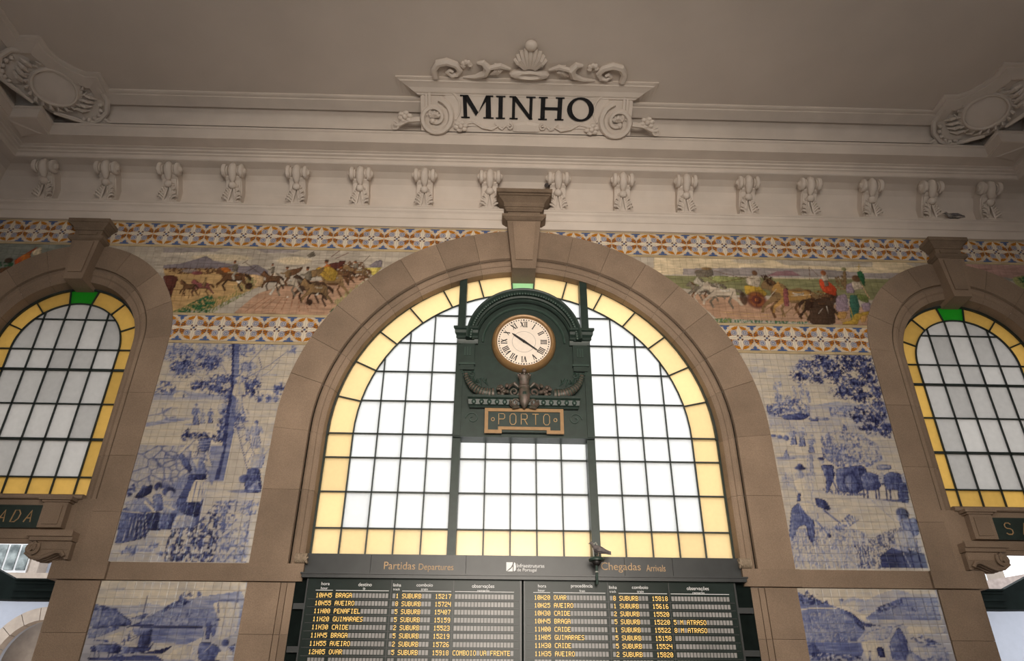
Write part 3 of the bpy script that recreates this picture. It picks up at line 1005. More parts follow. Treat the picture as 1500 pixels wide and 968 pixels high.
('L','wine2',1.1,[253,84,247,124]),
('E','dbr',[223,101,8,17]),
('P','ltn',[236,47,259,39,269,54,260,73,236,66]),
('E','brn',[257,36,6,7]),
('L','brn',1.3,[233,47,254,51]),
('L','brn',5.6,[297,101,278,125,282,145]),
('L','brn',5.6,[343,100,329,123,337,146]),
('P','dun',[264,69,272,57,278,52,282,45,286,52,294,59,306,72,328,76,347,71,357,76,356,95,356,109,363,123,368,136,360,138,355,126,345,114,338,105,322,109,306,108,293,105,277,113,265,122,260,136,255,136,259,118,274,104,284,92,282,80,273,77,266,77]),
('P','brn',[356,75,369,76,378,90,372,109,366,94,358,86]),
('P','brn',[283,47,297,56,306,70,295,71,287,59]),
('P','brn',[294,101,311,101,336,99,338,105,322,109,306,108]),
('P','tan',[310,76,328,81,343,77,339,84,320,87]),
('L','brn',2.0,[286,92,294,82]),
('L','brn',2.0,[340,102,348,86]),
('F','dbr',[268,41,288,37,299,61,294,76,277,61]),
('L','dun',4.8,[316,104,299,125,303,143]),
('L','dun',4.8,[356,103,344,124,350,143]),
('P','tan',[287,76,294,66,300,62,303,55,306,61,314,68,324,79,343,82,359,78,368,83,367,99,367,111,374,123,377,135,371,137,366,126,358,115,351,107,337,111,324,110,313,107,299,115,288,123,284,135,279,135,283,119,296,107,305,96,303,86,295,83,289,84]),
('P','dun',[368,82,379,82,387,95,381,111,376,98,369,91]),
('P','dun',[304,57,316,65,324,78,315,78,307,68]),
('P','dun',[313,104,328,104,350,103,351,107,337,111,324,110]),
('P','ltn',[327,83,343,86,356,83,353,89,336,92]),
('L','dun',1.8,[306,96,314,88]),
('L','dun',1.8,[354,105,361,91]),
('P','wine',[311,75,322,73,317,119,306,119]),
('L','wht',0.8,[297,76,281,94]),
('L','wht',0.8,[325,93,369,88]),
('L','dun',1.6,[302,115,297,149]),
('L','dun',1.6,[291,109,278,120]),
('L','dun',1.6,[278,120,293,133]),
('L','dun',1.6,[265,116,258,131]),
('L','dun',1.6,[326,118,304,137]),
('L','dun',1.6,[338,122,322,140]),
('L','dun',1.6,[350,121,333,147]),
('L','dun',1.6,[290,112,266,127]),
('L','dbr',3.7,[387,117,394,133,386,148]),
('L','dbr',3.7,[357,118,360,134,349,151]),
('P','dbr',[418,93,416,85,413,81,412,76,408,81,401,87,389,96,374,100,363,97,354,101,350,115,347,125,338,135,331,144,335,146,343,137,352,128,360,121,369,123,379,122,389,119,397,125,403,131,402,141,406,141,408,128,402,118,398,110,403,102,410,99,414,99]),
('P','dbr',[355,100,347,101,337,112,336,125,344,114,351,108]),
('P','dbr',[411,78,400,85,390,95,397,95,406,87]),
('P','dbr',[390,117,378,117,362,117,360,121,369,123,379,122]),
('P','brn',[386,100,372,103,364,101,364,106,376,107]),
('L','dbr',1.3,[397,110,394,104]),
('L','dbr',1.3,[358,119,358,108]),
('L','dbr',3.4,[400,124,406,141,398,156]),
('L','dbr',3.4,[372,125,375,142,364,159]),
('P','dbr2',[429,99,428,90,425,87,424,82,420,87,414,92,403,102,388,106,378,103,370,107,366,121,363,131,354,142,348,152,352,154,359,144,368,135,375,128,383,130,393,129,402,126,409,132,414,139,413,149,417,149,419,135,414,125,410,117,415,108,422,105,426,105]),
('P','dbr',[371,106,363,107,354,118,353,132,361,120,368,114]),
('P','dbr',[423,83,412,91,403,101,410,101,418,92]),
('P','dbr',[403,124,392,124,377,123,375,128,383,130,393,129]),
('P','brn',[399,106,387,110,379,107,379,112,390,114]),
('L','dbr',1.2,[410,117,407,110]),
('L','dbr',1.2,[374,126,373,114]),
('P','dbr2',[360,121,389,113,412,120,406,161,351,162]),
('F','brn',[381,77,408,80,416,102,385,103]),
('L','wht',0.8,[375,135,387,121]),
('L','wht',0.8,[396,117,397,135]),
('L','ylw2',0.8,[377,79,408,84]),
('L','brn',0.8,[371,112,448,112]),
('P','red',[395,47,412,51,428,71,422,91,396,81,392,62]),
('P','ltn',[401,36,414,34,415,51,401,54]),
('E','chest',[407,32,6,7]),
('P','gry2',[403,53,414,52,412,65,402,68]),
('L','brn',0.8,[379,17,374,50]),
('L','brn',0.8,[379,17,395,40]),
('F','dun',[429,43,450,35,447,76,429,72]),
('P','dun',[450,27,459,23,449,72,442,72]),
('E','grn2',[454,21,6,5]),
('P','lilac',[422,91,445,83,443,127,413,129]),
('P','lilac',[450,61,468,53,464,83,445,83]),
('P','ltn',[462,53,481,51,486,71,463,75]),
('E','brn',[476,45,10,9]),
('P','dgrn',[480,28,491,23,496,37,490,67,485,56,481,38]),
('L','ylw2',1.1,[486,23,490,8]),
('L','ylw2',0.8,[484,13,493,13]),
('P','grn',[467,82,491,89,488,107,469,101]),
('P','lilac',[471,108,492,104,487,126,472,128]),
('P','teal',[451,87,467,86,468,112,454,151,439,151]),
('P','ylw2',[420,155,443,148,452,133,485,126,485,133,458,147,452,160,422,160]),
('L','ylw2',1.3,[411,134,421,152,444,144]),
('L','ylw2',1.1,[446,119,446,148]),
('P','tan',[417,129,438,130,428,148,413,145]),
('L','pnk2',1.6,[484,64,492,93]),
('P','tan',[462,140,480,133,469,154,460,154]),
],
'FM': [
('P','gry3',[25,1,228,-5,236,82,64,107]),
('P','org2',[106,42,146,3,134,25,141,41,111,55]),
('P','org',[115,31,133,20,138,37,122,50]),
('P','cream',[134,20,151,5,159,30,141,30]),
('F','dgrn',[78,48,106,42,109,64,87,75]),
('P','brn',[83,64,106,56,102,69,88,77]),
('E','dbr',[95,43,9,7]),
('P','lil',[282,-1,336,-2,352,25,296,15]),
],
'FN': [
('P','pnk3',[-134,1,246,0,232,37,-143,38]),
('P','pnk3',[44,5,202,5,185,34,97,32]),
('P','lgrn',[157,34,202,25,214,85,165,62]),
('E','gry3',[142,39,21,5]),
('F','dgrn',[171,34,194,29,179,70]),
],
}

# ------------------------------------------------------------------ room shell
XW, YB, ZC = 11.75, -16.0, 13.62
SX = 9.2                                     # centre line of the side windows
def wall_with_holes(name, x0, x1, z1, holes, y0, y1, m):
    """holes: (centre x, half width, bottom z, spring z, radius); built as strips between the arch sample points"""
    b = MB(); xs = {x0, x1}
    for cx, hw, zb, zs_, r in holes: xs |= {round(cx - r*math.cos(math.pi*k/40), 4) for k in range(41)} | {round(cx-hw, 4), round(cx+hw, 4)}
    xs = sorted(x for x in xs if x0 <= x <= x1)
    def top(hl, x):
        cx, hw, zb, zs_, r = hl; return zs_ + math.sqrt(max(0, r*r-(x-cx)**2))
    for a, c in zip(xs[:-1], xs[1:]):
        if c-a < 1e-5: continue
        hl = next((q for q in holes if abs((a+c)/2-q[0]) < q[4]), None)
        if hl is None: b.box(a, c, y0, y1, 0, z1); continue
        if hl[2] > .05: b.box(a, c, y0, y1, 0, hl[2])
        ta, tc = top(hl, a), top(hl, c)
        b.add([(a,y0,ta),(c,y0,tc),(c,y1,tc),(a,y1,ta),(a,y0,z1),(c,y0,z1),(c,y1,z1),(a,y1,z1)], [(0,3,2,1),(4,5,6,7),(0,1,5,4),(1,2,6,5),(2,3,7,6),(3,0,4,7)])
    bm = bmesh.new(); me = b.mesh(name); bm.from_mesh(me); bmesh.ops.remove_doubles(bm, verts=bm.verts, dist=1e-4)
    seen = {}
    for f in bm.faces: seen.setdefault(tuple(sorted(v.index for v in f.verts)), []).append(f)
    bmesh.ops.delete(bm, geom=[f for l in seen.values() if len(l) > 1 for f in l], context='FACES_ONLY')
    bmesh.ops.recalc_face_normals(bm, faces=bm.faces); bm.to_mesh(me); bm.free(); me.materials.append(M[m]); return link(name, me)
w = wall_with_holes('wall_front', -12.1, 12.1, 13.75, [(0, 3.86, 4.0, 6.5, 3.86), (-SX, 1.5, 0, 8.38, 1.5), (SX, 1.5, 0, 8.38, 1.5)], .03, .5, 'plaster')
tag(w, 'cream plastered end wall of the hall pierced by three arched windows', 'wall', kind='structure')
tag(MB().box(-12.1, 12.1, YB-.3, .5, -.3, 0).build('floor', 'floor'), 'stone paved floor of the hall below the windows', 'floor', kind='structure')
tag(MB().box(-12.1, 12.1, YB-.3, .5, ZC, ZC+.3).build('ceiling', 'ceiling'), 'flat cream plaster ceiling above the lettered cartouche', 'ceiling', kind='structure')
for nm, s in (('wall_left', -1), ('wall_right', 1)):
    b = MB(); x0, x1 = sorted((s*XW, s*(XW+.35)))
    b.box(x0, x1, YB, .05, 0, 4.4); b.box(x0, x1, YB, .05, 7.6, ZC+.1); b.box(x0, x1, YB, -8.3, 4.4, 7.6); b.box(x0, x1, -6.7, .05, 4.4, 7.6)
    tag(b.build(nm, 'plaster'), 'plastered side wall beyond the %s arched window' % ('ENTRADA' if s < 0 else 'SAIDA'), 'wall', kind='structure')
b = MB(); yb0, yb1 = YB-.3, YB
for x0, x1, z0, z1 in [(-12,12,8.7,ZC), (-12,12,0,2.5), (-12,-10.2,2.5,8.7), (-8.2,-3.2,2.5,8.7), (3.2,8.2,2.5,8.7), (10.2,12,2.5,8.7), (-10.2,-8.2,2.5,5.2), (8.2,10.2,2.5,5.2)]:
    b.box(x0, x1, yb0, yb1, z0, z1)
tag(b.build('wall_back', 'plaster'), 'street front wall of the hall opposite the clock', 'wall', kind='structure')
for i, (c, y, hw, z0, z1, ax) in enumerate([(0, YB-.2, 3.2, 2.5, 8.7, 'x'), (-9.2, YB-.2, 1.0, 5.2, 8.7, 'x'), (9.2, YB-.2, 1.0, 5.2, 8.7, 'x'), (-XW-.2, -7.5, .8, 4.4, 7.6, 'y'), (XW+.2, -7.5, .8, 4.4, 7.6, 'y')]):
    win = thing('window_%d' % (i+4), 'tall frosted window letting daylight in from the %s' % ['street through the middle bay', 'street on the entrance side', 'street on the exit side', 'side wall by the entrance', 'side wall by the exit'][i], 'window', kind='structure')
    nc = max(2, round(hw*2/.8)); nr = max(2, round((z1-z0)/.8))
    for a in range(nc):
        for r in range(nr):
            u0 = -hw + 2*hw*a/nc + .02; u1 = -hw + 2*hw*(a+1)/nc - .02; q0 = z0 + (z1-z0)*r/nr + .02; q1 = z0 + (z1-z0)*(r+1)/nr - .02
            if ax == 'x': MB().box(c+u0, c+u1, y-.005, y+.005, q0, q1).build('pane', 'wglass', win)
            else: MB().box(c-.005, c+.005, y+u0, y+u1, q0, q1).build('pane', 'wglass', win)
    for a in range(nc+1):
        u = -hw + 2*hw*a/nc
        (MB().box(c+u-.025, c+u+.025, y-.03, y+.03, z0, z1) if ax == 'x' else MB().box(c-.03, c+.03, y+u-.025, y+u+.025, z0, z1)).build('glazing_bar', 'lead', win)
    for r in range(nr+1):
        q = z0 + (z1-z0)*r/nr
        (MB().box(c-hw, c+hw, y-.03, y+.03, q-.025, q+.025) if ax == 'x' else MB().box(c-.03, c+.03, y-hw, y+hw, q-.025, q+.025)).build('glazing_bar', 'lead', win)

# ------------------------------------------------------------------ mouldings round the room
def sweep(prof, path):                       # prof [(offset towards the room, z)], path [(x, p)] run left to right, p = distance from the end wall
    n = len(path); rings = []
    for i in range(n):
        a = Vector(path[i-1]) if i else None; c = Vector(path[i]); d = Vector(path[i+1]) if i < n-1 else None
        def nrm(u, v):
            t = (v-u).normalized(); return Vector((-t.y, t.x))
        if a is None: m_, k = nrm(c, d), 1
        elif d is None: m_, k = nrm(a, c), 1
        else:
            n1, n2 = nrm(a, c), nrm(c, d); m_ = (n1+n2).normalized(); k = 1/max(.3, m_.dot(n1))
        rings.append([(c.x + m_.x*o*k, -(c.y + m_.y*o*k), z) for o, z in prof])
    return MB().loft(rings, cap=False, closed=False)
FAR = 15.9
base = [(-XW, FAR), (-XW, 0), (XW, 0), (XW, FAR)]
def trim(i, b, label, m='plaster', smooth=False):
    return tag(b.build('trim_%d' % i, m, smooth=smooth), label, 'moulding', kind='structure')
trim(1, sweep([(0,11.30),(.07,11.30),(.08,11.42),(.085,11.50),(.11,11.51),(.115,11.60),(.13,11.63),(.17,11.66),(.18,11.70),(.20,11.71),(.20,11.745),(0,11.745)], base), 'stepped cream fascia under the row of plaster brackets')
corona = trim(2, sweep([(-.04,12.10),(-.02,12.17),(.06,12.30),(.12,12.42),(.22,12.51),(.38,12.565),(.60,12.58),(.62,12.60),(.62,12.68),(.66,12.69),(.67,12.72),(.73,12.73),(.74,12.755),(.80,12.765),(.80,12.79),(0,12.79)], base), 'projecting cream cornice carried on scrolled plaster brackets')
A = [(-10.81, FAR), (-10.81, 1.54), (-10.24, 1.54), (-10.24, 1.08)]; A = A + [(-x, p) for x, p in A[::-1]]
Bl = [(-10.11, FAR), (-10.11, 2.9), (-9.71, 2.9), (-9.71, 2.60), (-9.60, 2.36), (-9.43, 2.16), (-9.24, 2.03), (-8.96, 2.03), (-8.96, 1.59)]; Bp = Bl + [(-x, p) for x, p in Bl[::-1]]
trim(3, sweep([(-.5,12.78),(0,12.775),(.0,12.80),(.015,13.02),(.05,13.035),(.055,13.075),(.0,13.085),(-.08,13.085),(-.08,12.95),(-.3,12.95)], A), 'broad upper fascia band below the ceiling cove')
trim(4, sweep([(.03,13.62),(.03,13.59),(0,13.575),(-.06,13.57),(-.065,13.55),(-.31,13.50),(-.34,13.53),(-.34,13.60)], Bp), 'cream ceiling moulding that steps round both corner medallions')
# cove between the two
lo = [(-10.91, FAR), (-10.91, 1.44), (-10.88, 1.44), (-10.6, 1.44), (-10.34, 1.42), (-10.34, 1.3), (-10.34, 1.15), (-10.34, .98), (-10.34, .98)]
lo = lo + [(-x, p) for x, p in lo[::-1]]
hi = [(-10.40, FAR), (-10.40, 2.6), (-10.0, 2.6), (-10.0, 2.45), (-9.85, 2.15), (-9.65, 1.9), (-9.4, 1.72), (-9.25, 1.72), (-9.25, 1.29)]; hi = hi + [(-x, p) for x, p in hi[::-1]]
rings = []
for (x0, p0), (x1, p1) in zip(lo, hi):
    r = []
    for k in range(7):
        t = k/6; c = 1-math.cos(t*math.pi/2); s_ = math.sin(t*math.pi/2)
        r.append((x0+(x1-x0)*c, -(p0+(p1-p0)*c), 13.25 + .30*s_))
    rings.append(r)
trim(5, MB().loft(rings, cap=False, closed=False), 'concave plaster cove under the ceiling', smooth=True)
# soffit panels in the corners
for s in (-1, 1):
    pts = [(-11.3, .5), (-10.2, .8), (-10.2, 1.56), (-10.79, 1.56), (-10.79, 4.5), (-11.3, 4.5)]
    b = MB(); b.add([(s*x*-1 if s > 0 else x, -p, 12.785) for x, p in pts], [tuple(range(6))])
    tri = [(-10.82, 1.02), (-10.42, 1.12), (-10.80, 1.42)]
    fr = [(-10.88, .96), (-10.34, 1.08), (-10.86, 1.52)]
    b.frustum([(0,0)]*3, 0, [(0,0)]*3, 0) if False else None
    vs = [((-x if s > 0 else x), -p, 12.775) for x, p in fr] + [((-x if s > 0 else x), -p, 12.76) for x, p in tri]
    b.add(vs, [(0,1,4,3), (1,2,5,4), (2,0,3,5), (3,4,5)])
    trim(6 if s < 0 else 7, b, 'corner soffit panel of the cornice on the %s side' % ('entrance' if s < 0 else 'exit'))

# plaster brackets: one built, the others copied, all parts of the cornice
def bracket_parts():
    body = MB(); prof = [(.0,11.745),(.15,11.745),(.15,11.80),(.155,11.90),(.17,12.0),(.21,12.10),(.28,12.20),(.33,12.27),(.40,12.30),(.46,12.42),(.46,12.58),(.0,12.58)]
    body.loft([[(x, -p, z) for p, z in prof] for x in (-.145, .145)])
    for s in (-1, 1): body.loft([[(s*x, -(p-.03), z) for p, z in prof] for x in (.145, .175)])
    roll = MB()
    for s in (-1, 1):
        roll.revx([(s*.285,.015),(s*.275,.05),(s*.255,.06),(s*.25,.075),(s*.235,.085),(s*.232,.125),(s*.215,.148),(s*.165,.15),(s*.145,.135),(s*.14,.10),(s*.128,.098),(s*.125,.115),(s*.105,.115),(s*.098,.07),(s*.05,.07)], -.45, 12.43, 16)
    tongue = MB().loft([[(math.sin(a)*wd, -(p+math.cos(a)*d), z) for a in [2*math.pi*i/12 for i in range(12)]] for z, wd, p, d in [(12.585,.04,.46,.06),(12.56,.07,.47,.10),(12.50,.088,.48,.13),(12.42,.092,.49,.135),(12.33,.088,.47,.12),(12.26,.072,.43,.09),(12.21,.05,.39,.06),(12.19,.02,.37,.02)]])
    bud = MB().loft([[(r*math.cos(a), -.33 + r*math.sin(a)*.9, z) for a in [2*math.pi*i/10 for i in range(10)]] for z, r in [(12.05,.03),(12.07,.065),(12.11,.088),(12.15,.088),(12.19,.06),(12.20,.02)]])
    leaf = MB()
    for s in (-1, 1):
        for k in range(6):                  # curled lobes of the acanthus leaf branching off the spine
            z = 11.80 + k*.052; x = s*(.075 - .007*k); L = .145 - .008*k; a = R_(12 + 9*k); q = .018 if k % 2 else 0
            leaf.tube([(x, -.215-q, z), (x+s*L*.45*math.cos(a), -.265-q, z+.02+L*.45*math.sin(a)), (x+s*L*.85*math.cos(a), -.255-q, z+.03+L*.9*math.sin(a)), (x+s*L*math.cos(a*.8), -.21, z+.02+L*.95*math.sin(a))], [.016,.027,.024,.008], 6)
        leaf.tube([(s*.085,-.19,11.76),(s*.06,-.225,11.90),(s*.035,-.255,12.03),(s*.02,-.28,12.09)], [.028,.030,.024,.016], 6)
    sp = MB()
    for x, h, wd in ((-.12,.09,.06),(0,.17,.07),(.12,.09,.06),(-.19,.05,.04),(.19,.05,.04)):
        sp.add([(x-wd,-.205,11.747),(x+wd,-.205,11.747),(x+wd,-.13,11.747),(x-wd,-.13,11.747),(x,-.185,11.747+h)], [(0,1,4),(1,2,4),(2,3,4),(3,0,4),(0,3,2,1)])
    return body, [('scroll_roll', roll, 1), ('scroll_tongue', tongue, 1), ('bud', bud, 1), ('acanthus_leaf', leaf, 1), ('leaf_tips', sp, 0)]
bb, subs = bracket_parts(); bme = bb.mesh('bracket'); bme.materials.append(M['plaster'])
sme = []
for nm, b, sm in subs:
    me = b.mesh(nm, bool(sm)); me.materials.append(M['plaster']); sme.append((nm, me))
BX = [.76, 2.21, 3.63, 5.03, 6.43, 7.83, 9.19, 10.53]
for s in (-1, 1):
    for x in BX:
        o = link('bracket', bme, corona, (s*x, 0, 0))
        for nm, me in sme: link(nm, me, o)

# ------------------------------------------------------------------ stone arches
def arch(idx, label, cx, prof, joints, zj, gap):
    """prof [(r, zc, y)] from the outer edge to the back of the reveal; joints: angles; zj: jamb joints going down"""
    t = thing('trim_%d' % idx, label, 'arch', kind='structure')
    back = [(prof[-1][0], prof[-1][1], .42), (prof[0][0], prof[0][1], .02)]
    P = prof + back
    rm = (prof[0][0]+prof[-1][0])/2
    def sh(r, k): return r - k if r > rm else r + k
    def sec(a, k=0.0):
        return [(cx + sh(r, k)*math.cos(R_(a)), y + k, zc + sh(r, k)*math.sin(R_(a))) for r, zc, y in P]
    def jsec(s, z, k=0.0):
        return [(cx + s*sh(r, k), y + k, min(z, zc)) for r, zc, y in P]
    core = MB()
    core.loft([jsec(1, zj[-1], .012)] + [sec(a, .012) for a in range(0, 181, 5)] + [jsec(-1, zj[-1], .012)])
    core.build('joint_mortar', 'mortar', t)
    J = joints
    for a0, a1 in zip(J[:-1], J[1:]):
        g = gap; n = max(2, int((a1-a0)/3))
        MB().loft([sec(a0+g+(a1-a0-2*g)*k/n) for k in range(n+1)]).build('voussoir', 'stone', t)
    for s in (-1, 1):
        for z1, z0 in zip(zj[:-1], zj[1:]):
            top = 99 if z1 == zj[0] else z1-.0025
            MB().loft([jsec(s, z0+.0025), jsec(s, top)]).build('jamb_stone', 'stone', t)
    return t
cprof = [(4.67,6.59,0.02),(4.67,6.59,-.034),(4.02,6.53,-.036),(4.01,6.52,.03),(3.985,6.52,.03),(3.975,6.52,-.005),(3.94,6.51,-.025),(3.90,6.51,-.025),(3.865,6.50,-.005),(3.855,6.50,.02),(3.80,6.49,.035),(3.77,6.48,.06),(3.76,6.55,.34)]
half = [0, 14, 24.5, 35, 45.3, 55.6, 66, 76.5, 90]
cj = half + [180-a for a in half[-2::-1]]
arch(8, 'large granite arch of dressed blocks round the middle window', 0, cprof, cj, [6.5, 5.42, 4.13], .055)
sprof = [(2.16,8.48,0.02),(2.16,8.48,-.034),(1.68,8.42,-.036),(1.67,8.42,.02),(1.65,8.42,.02),(1.64,8.41,-.005),(1.59,8.40,-.02),(1.55,8.38,-.005),(1.53,8.37,.02),(1.48,8.36,.03),(1.43,8.34,.05),(1.42,8.33,.30)]
sj = [0, 22, 44, 66, 90, 114, 136, 158, 180]
for s, i in ((-1, 9), (1, 10)):
    arch(i, 'granite arch round the side window above the %s sign' % ('ENTRADA' if s < 0 else 'SAIDA'), s*SX, sprof, sj, [8.4, 7.25, 6.0, 4.98, 4.13], .11)
# string course and lower piers
pier = thing('trim_11', 'granite string course and lower piers between the tile panels and doorways', 'stonework', kind='structure')
def stone_box(x0, x1, y0, y1, z0, z1, nm='stone_block', m='stone'): return MB().box(x0+.004, x1-.004, y0, y1, z0+.003, z1-.003).build(nm, m, pier)
for s in (-1, 1):
    def sb(a, b_, *r, **k):
        x0, x1 = sorted((s*a, s*b_)); return stone_box(x0, x1, *r, **k)
    sb(4.72, 6.98, -.05, .1, 3.835, 4.13, nm='band_stone')
    sb(3.72, 4.72, -.085, .1, 3.835, 4.13, nm='band_stone'); sb(6.98, 7.92, -.10, .45, 3.835, 4.13, nm='band_stone')
    for z0, z1 in ((0,1.2),(1.2,2.1),(2.1,3.02),(3.02,3.83)):
        sb(4.08, 4.64, -.034, .1, z0, z1); sb(3.98, 4.08, -.015, .1, z0, z1, nm='pier_moulding'); sb(3.80, 3.98, .0, .1, z0, z1, nm='pier_moulding')
        sb(7.06, 7.80, -.034, .45, z0, z1)
# keystones
def keystone(idx, label, cx, capital):
    t = thing('trim_%d' % idx, label, 'keystone', kind='structure'); m = 'stone2'
    b = MB()
    if capital:
        z0, z1, h0, h1 = 10.13, 11.36, .245, .365
        f0, f1 = -.26, -.30; yb = .33
    else:
        z0, z1, h0, h1 = 9.66, 10.62, .19, .285
        f0, f1 = -.24, -.27; yb = .29
    b.loft([[(cx-h, f, z), (cx+h, f, z), (cx+h, q, z), (cx-h, q, z)] for h, f, z, q in ((h0,f0,z0,yb),(h1,f1,z1,yb if 0 else .02))])
    b.build('keystone_body', 'stone', t)
    p = MB(); k = .68; zz0 = z0+.16*(z1-z0); zz1 = z1-.06
    hh0 = h0+(h1-h0)*.16
    p.loft([[(cx-k*h+d, f, z), (cx+k*h-d, f, z), (cx+k*h-d, f+.1, z), (cx-k*h+d, f+.1, z)] for h, f, z, d in ((hh0, f0-.035, zz0, 0), (h1, f1-.03, zz1, 0))])
    p.build('raised_panel', 'stone', t)
    def slab(z0_, z1_, h0_, h1_, p0, p1, nm='capital_moulding'):
        MB().loft([[(cx-h, -p, z), (cx+h, -p, z), (cx+h, .02, z), (cx-h, .02, z)] for h, p, z in ((h0_, p0, z0_), (h1_, p1, z1_))]).build(nm, m, t)
    if capital:
        slab(11.34, 11.39, .39, .46, .32, .39); slab(11.39, 11.45, .47, .48, .40, .41); slab(11.45, 11.56, .35, .35, .32, .32, 'capital_neck')
        slab(11.56, 11.59, .39, .40, .36, .37); slab(11.59, 11.65, .41, .42, .38, .39); slab(11.65, 11.68, .44, .44, .41, .41); slab(11.68, 11.74, .43, .45, .41, .44); slab(11.74, 11.83, .45, .55, .44, .55); slab(11.83, 11.86, .57, .57, .58, .58); slab(11.86, 11.88, .555, .555, .57, .57); slab(11.88, 11.97, .60, .61, .62, .63, 'capital_abacus')
    else:
        slab(10.60, 10.63, .30, .35, .28, .31); slab(10.63, 10.70, .36, .36, .32, .32); slab(10.70, 10.86, .28, .28, .26, .26, 'capital_neck')
        MB().box(cx-.19, cx+.19, -.28, -.2, 10.74, 10.82).build('neck_panel', m, t)
        slab(10.86, 10.90, .30, .32, .28, .30); slab(10.90, 10.92, .33, .33, .31, .31); slab(10.92, 11.0, .32, .41, .30, .37); slab(11.0, 11.09, .43, .43, .39, .39, 'capital_abacus')
keystone(12, 'tall tapered keystone with flared capital above the clock', 0, True)
keystone(13, 'tapered keystone with moulded cap on the ENTRADA side arch', -SX, False)
keystone(14, 'tapered keystone with moulded cap on the SAIDA side arch', SX, False)

# ------------------------------------------------------------------ windows
def seg_poly(cx, zc, r0, r1, a0, a1, n=6): return arc(cx, zc, r1, a0, a1, n) + arc(cx, zc, r0, a1, a0, n)
def bar_box(t, x0, x1, z0, z1, y, d=.035, m='lead'): MB().box(x0, x1, y-d, y+d, z0, z1).build('glazing_bar', m, t)
def bar_line(t, a, b, w, y, d=.03):
    a = Vector(a); b = Vector(b); n = Vector((-(b-a).y, (b-a).x)).normalized()*w/2
    MB().prism([tuple(a+n), tuple(a-n), tuple(b-n), tuple(b+n)], y-d, y+d).build('glazing_bar', 'lead', t)
def arc_bar(t, cx, zc, r, w, y, d=.035, a0=0, a1=180, nm='glazing_bar', n=40):
    o = arc(cx, zc, r+w/2, a0, a1, n); i = arc(cx, zc, r-w/2, a0, a1, n)
    MB().loft([[(i[k][0], y-d, i[k][1]), (o[k][0], y-d, o[k][1]), (o[k][0], y+d, o[k][1]), (i[k][0], y+d, i[k][1])] for k in range(n+1)]).build(nm, 'lead', t)
def pane(t, poly, y, m):
    if len(poly) > 2 and parea(poly) > .0006: MB().prism(poly, y-.004, y+.004).build('pane', m, t)
# middle window
W1 = thing('window_1', 'large middle window of bright white panes in an amber border', 'window', kind='structure')
yg, zc, ro, ri = .35, 6.59, 3.73, 3.26
zs = [4.36, 4.832, 5.495, 6.152, 6.631, 7.32, 7.96, 8.62, 9.28, 9.95]
inner = [(-ri, 4.0), (ri, 4.0)] + arc(0, zc, ri, 0, 180, 48)
cols = [1.35, 1.83, 2.315, 2.795, ri]
for s in (-1, 1):
    for c0, c1 in zip(cols[:-1], cols[1:]):
        for r, (z0, z1) in enumerate(zip(zs[:-1], zs[1:])):
            x0, x1 = sorted((s*c0, s*c1))
            pane(W1, clip([(x0,z0),(x1,z0),(x1,z1),(x0,z1)], inner), yg, 'aglass' if r == 0 else 'wglass')
    for r, (z0, z1) in enumerate(zip(zs[:4], zs[1:5])):
        x0, x1 = sorted((s*ri, s*ro)); pane(W1, [(x0,z0),(x1,z0),(x1,z1 if r < 3 else zc),(x0,z1 if r < 3 else zc)], yg, 'aglass')
    for c in cols[:-1]:
        bar_box(W1, s*c-.011, s*c+.011, zs[0], zc + math.sqrt(max(0, ri*ri-c*c)), yg)
    bar_box(W1, s*ri-.013, s*ri+.013, zs[0], zc, yg)
    for z in zs[1:9]:
        xe = ro if z <= 6.65 else math.sqrt(ri*ri-(z-zc)**2)
        x0, x1 = sorted((s*1.3, s*xe)); bar_box(W1, x0, x1, z-.012, z+.012, yg)
    MB().box(s*1.27-.075, s*1.27+.075, .10, .40, 4.3, zc+math.sqrt(ro*ri*1.14-1.27**2)).build('mullion', 'iron', W1)
    MB().box(*sorted((s*ro-s*.0, s*(ro+.05))), .30, .40, 4.3, zc).build('frame_side', 'iron', W1)
ang = [0, 12.6, 25.1, 37.6, 50.2, 62.8, 75.2, 86.1, 93.9, 104.8, 117.2, 129.8, 142.4, 154.9, 167.4, 180]
for a0, a1 in zip(ang[:-1], ang[1:]):
    pane(W1, seg_poly(0, zc, ri, ro, a0, a1, 6), yg, 'gglass' if 80 < a0 < 90 else 'aglass')
for a in ang[1:-1]:
    bar_line(W1, (ri*math.cos(R_(a)), zc+ri*math.sin(R_(a))), (ro*math.cos(R_(a)), zc+ro*math.sin(R_(a))), .026, yg)
arc_bar(W1, 0, zc, ri, .024, yg); arc_bar(W1, 0, zc, ro+.02, .055, yg-.02, .05, nm='frame_arch')
mc = [-1.2, -.72, -.24, .24, .72, 1.2]; mz = [4.36, 4.832, 5.495, 6.152, 6.60]
for c0, c1 in zip(mc[:-1], mc[1:]):
    for r, (z0, z1) in enumerate(zip(mz[:-1], mz[1:])): pane(W1, [(c0,z0),(c1,z0),(c1,z1),(c0,z1)], yg, 'aglass' if r == 0 else 'wglass')
    for z0, z1 in ((8.62, 9.28), (9.28, 9.95)): pane(W1, clip([(c0,z0),(c1,z0),(c1,z1),(c0,z1)], inner), yg, 'wglass')
for c in mc[1:-1]:
    bar_box(W1, c-.011, c+.011, 4.36, 6.6, yg)
for z in mz[1:-1] + [9.28]: bar_box(W1, -1.2, 1.2, z-.012, z+.012, yg)
MB().box(-3.8, 3.8, .28, .42, 4.28, 4.37).build('window_sill', 'iron', W1)
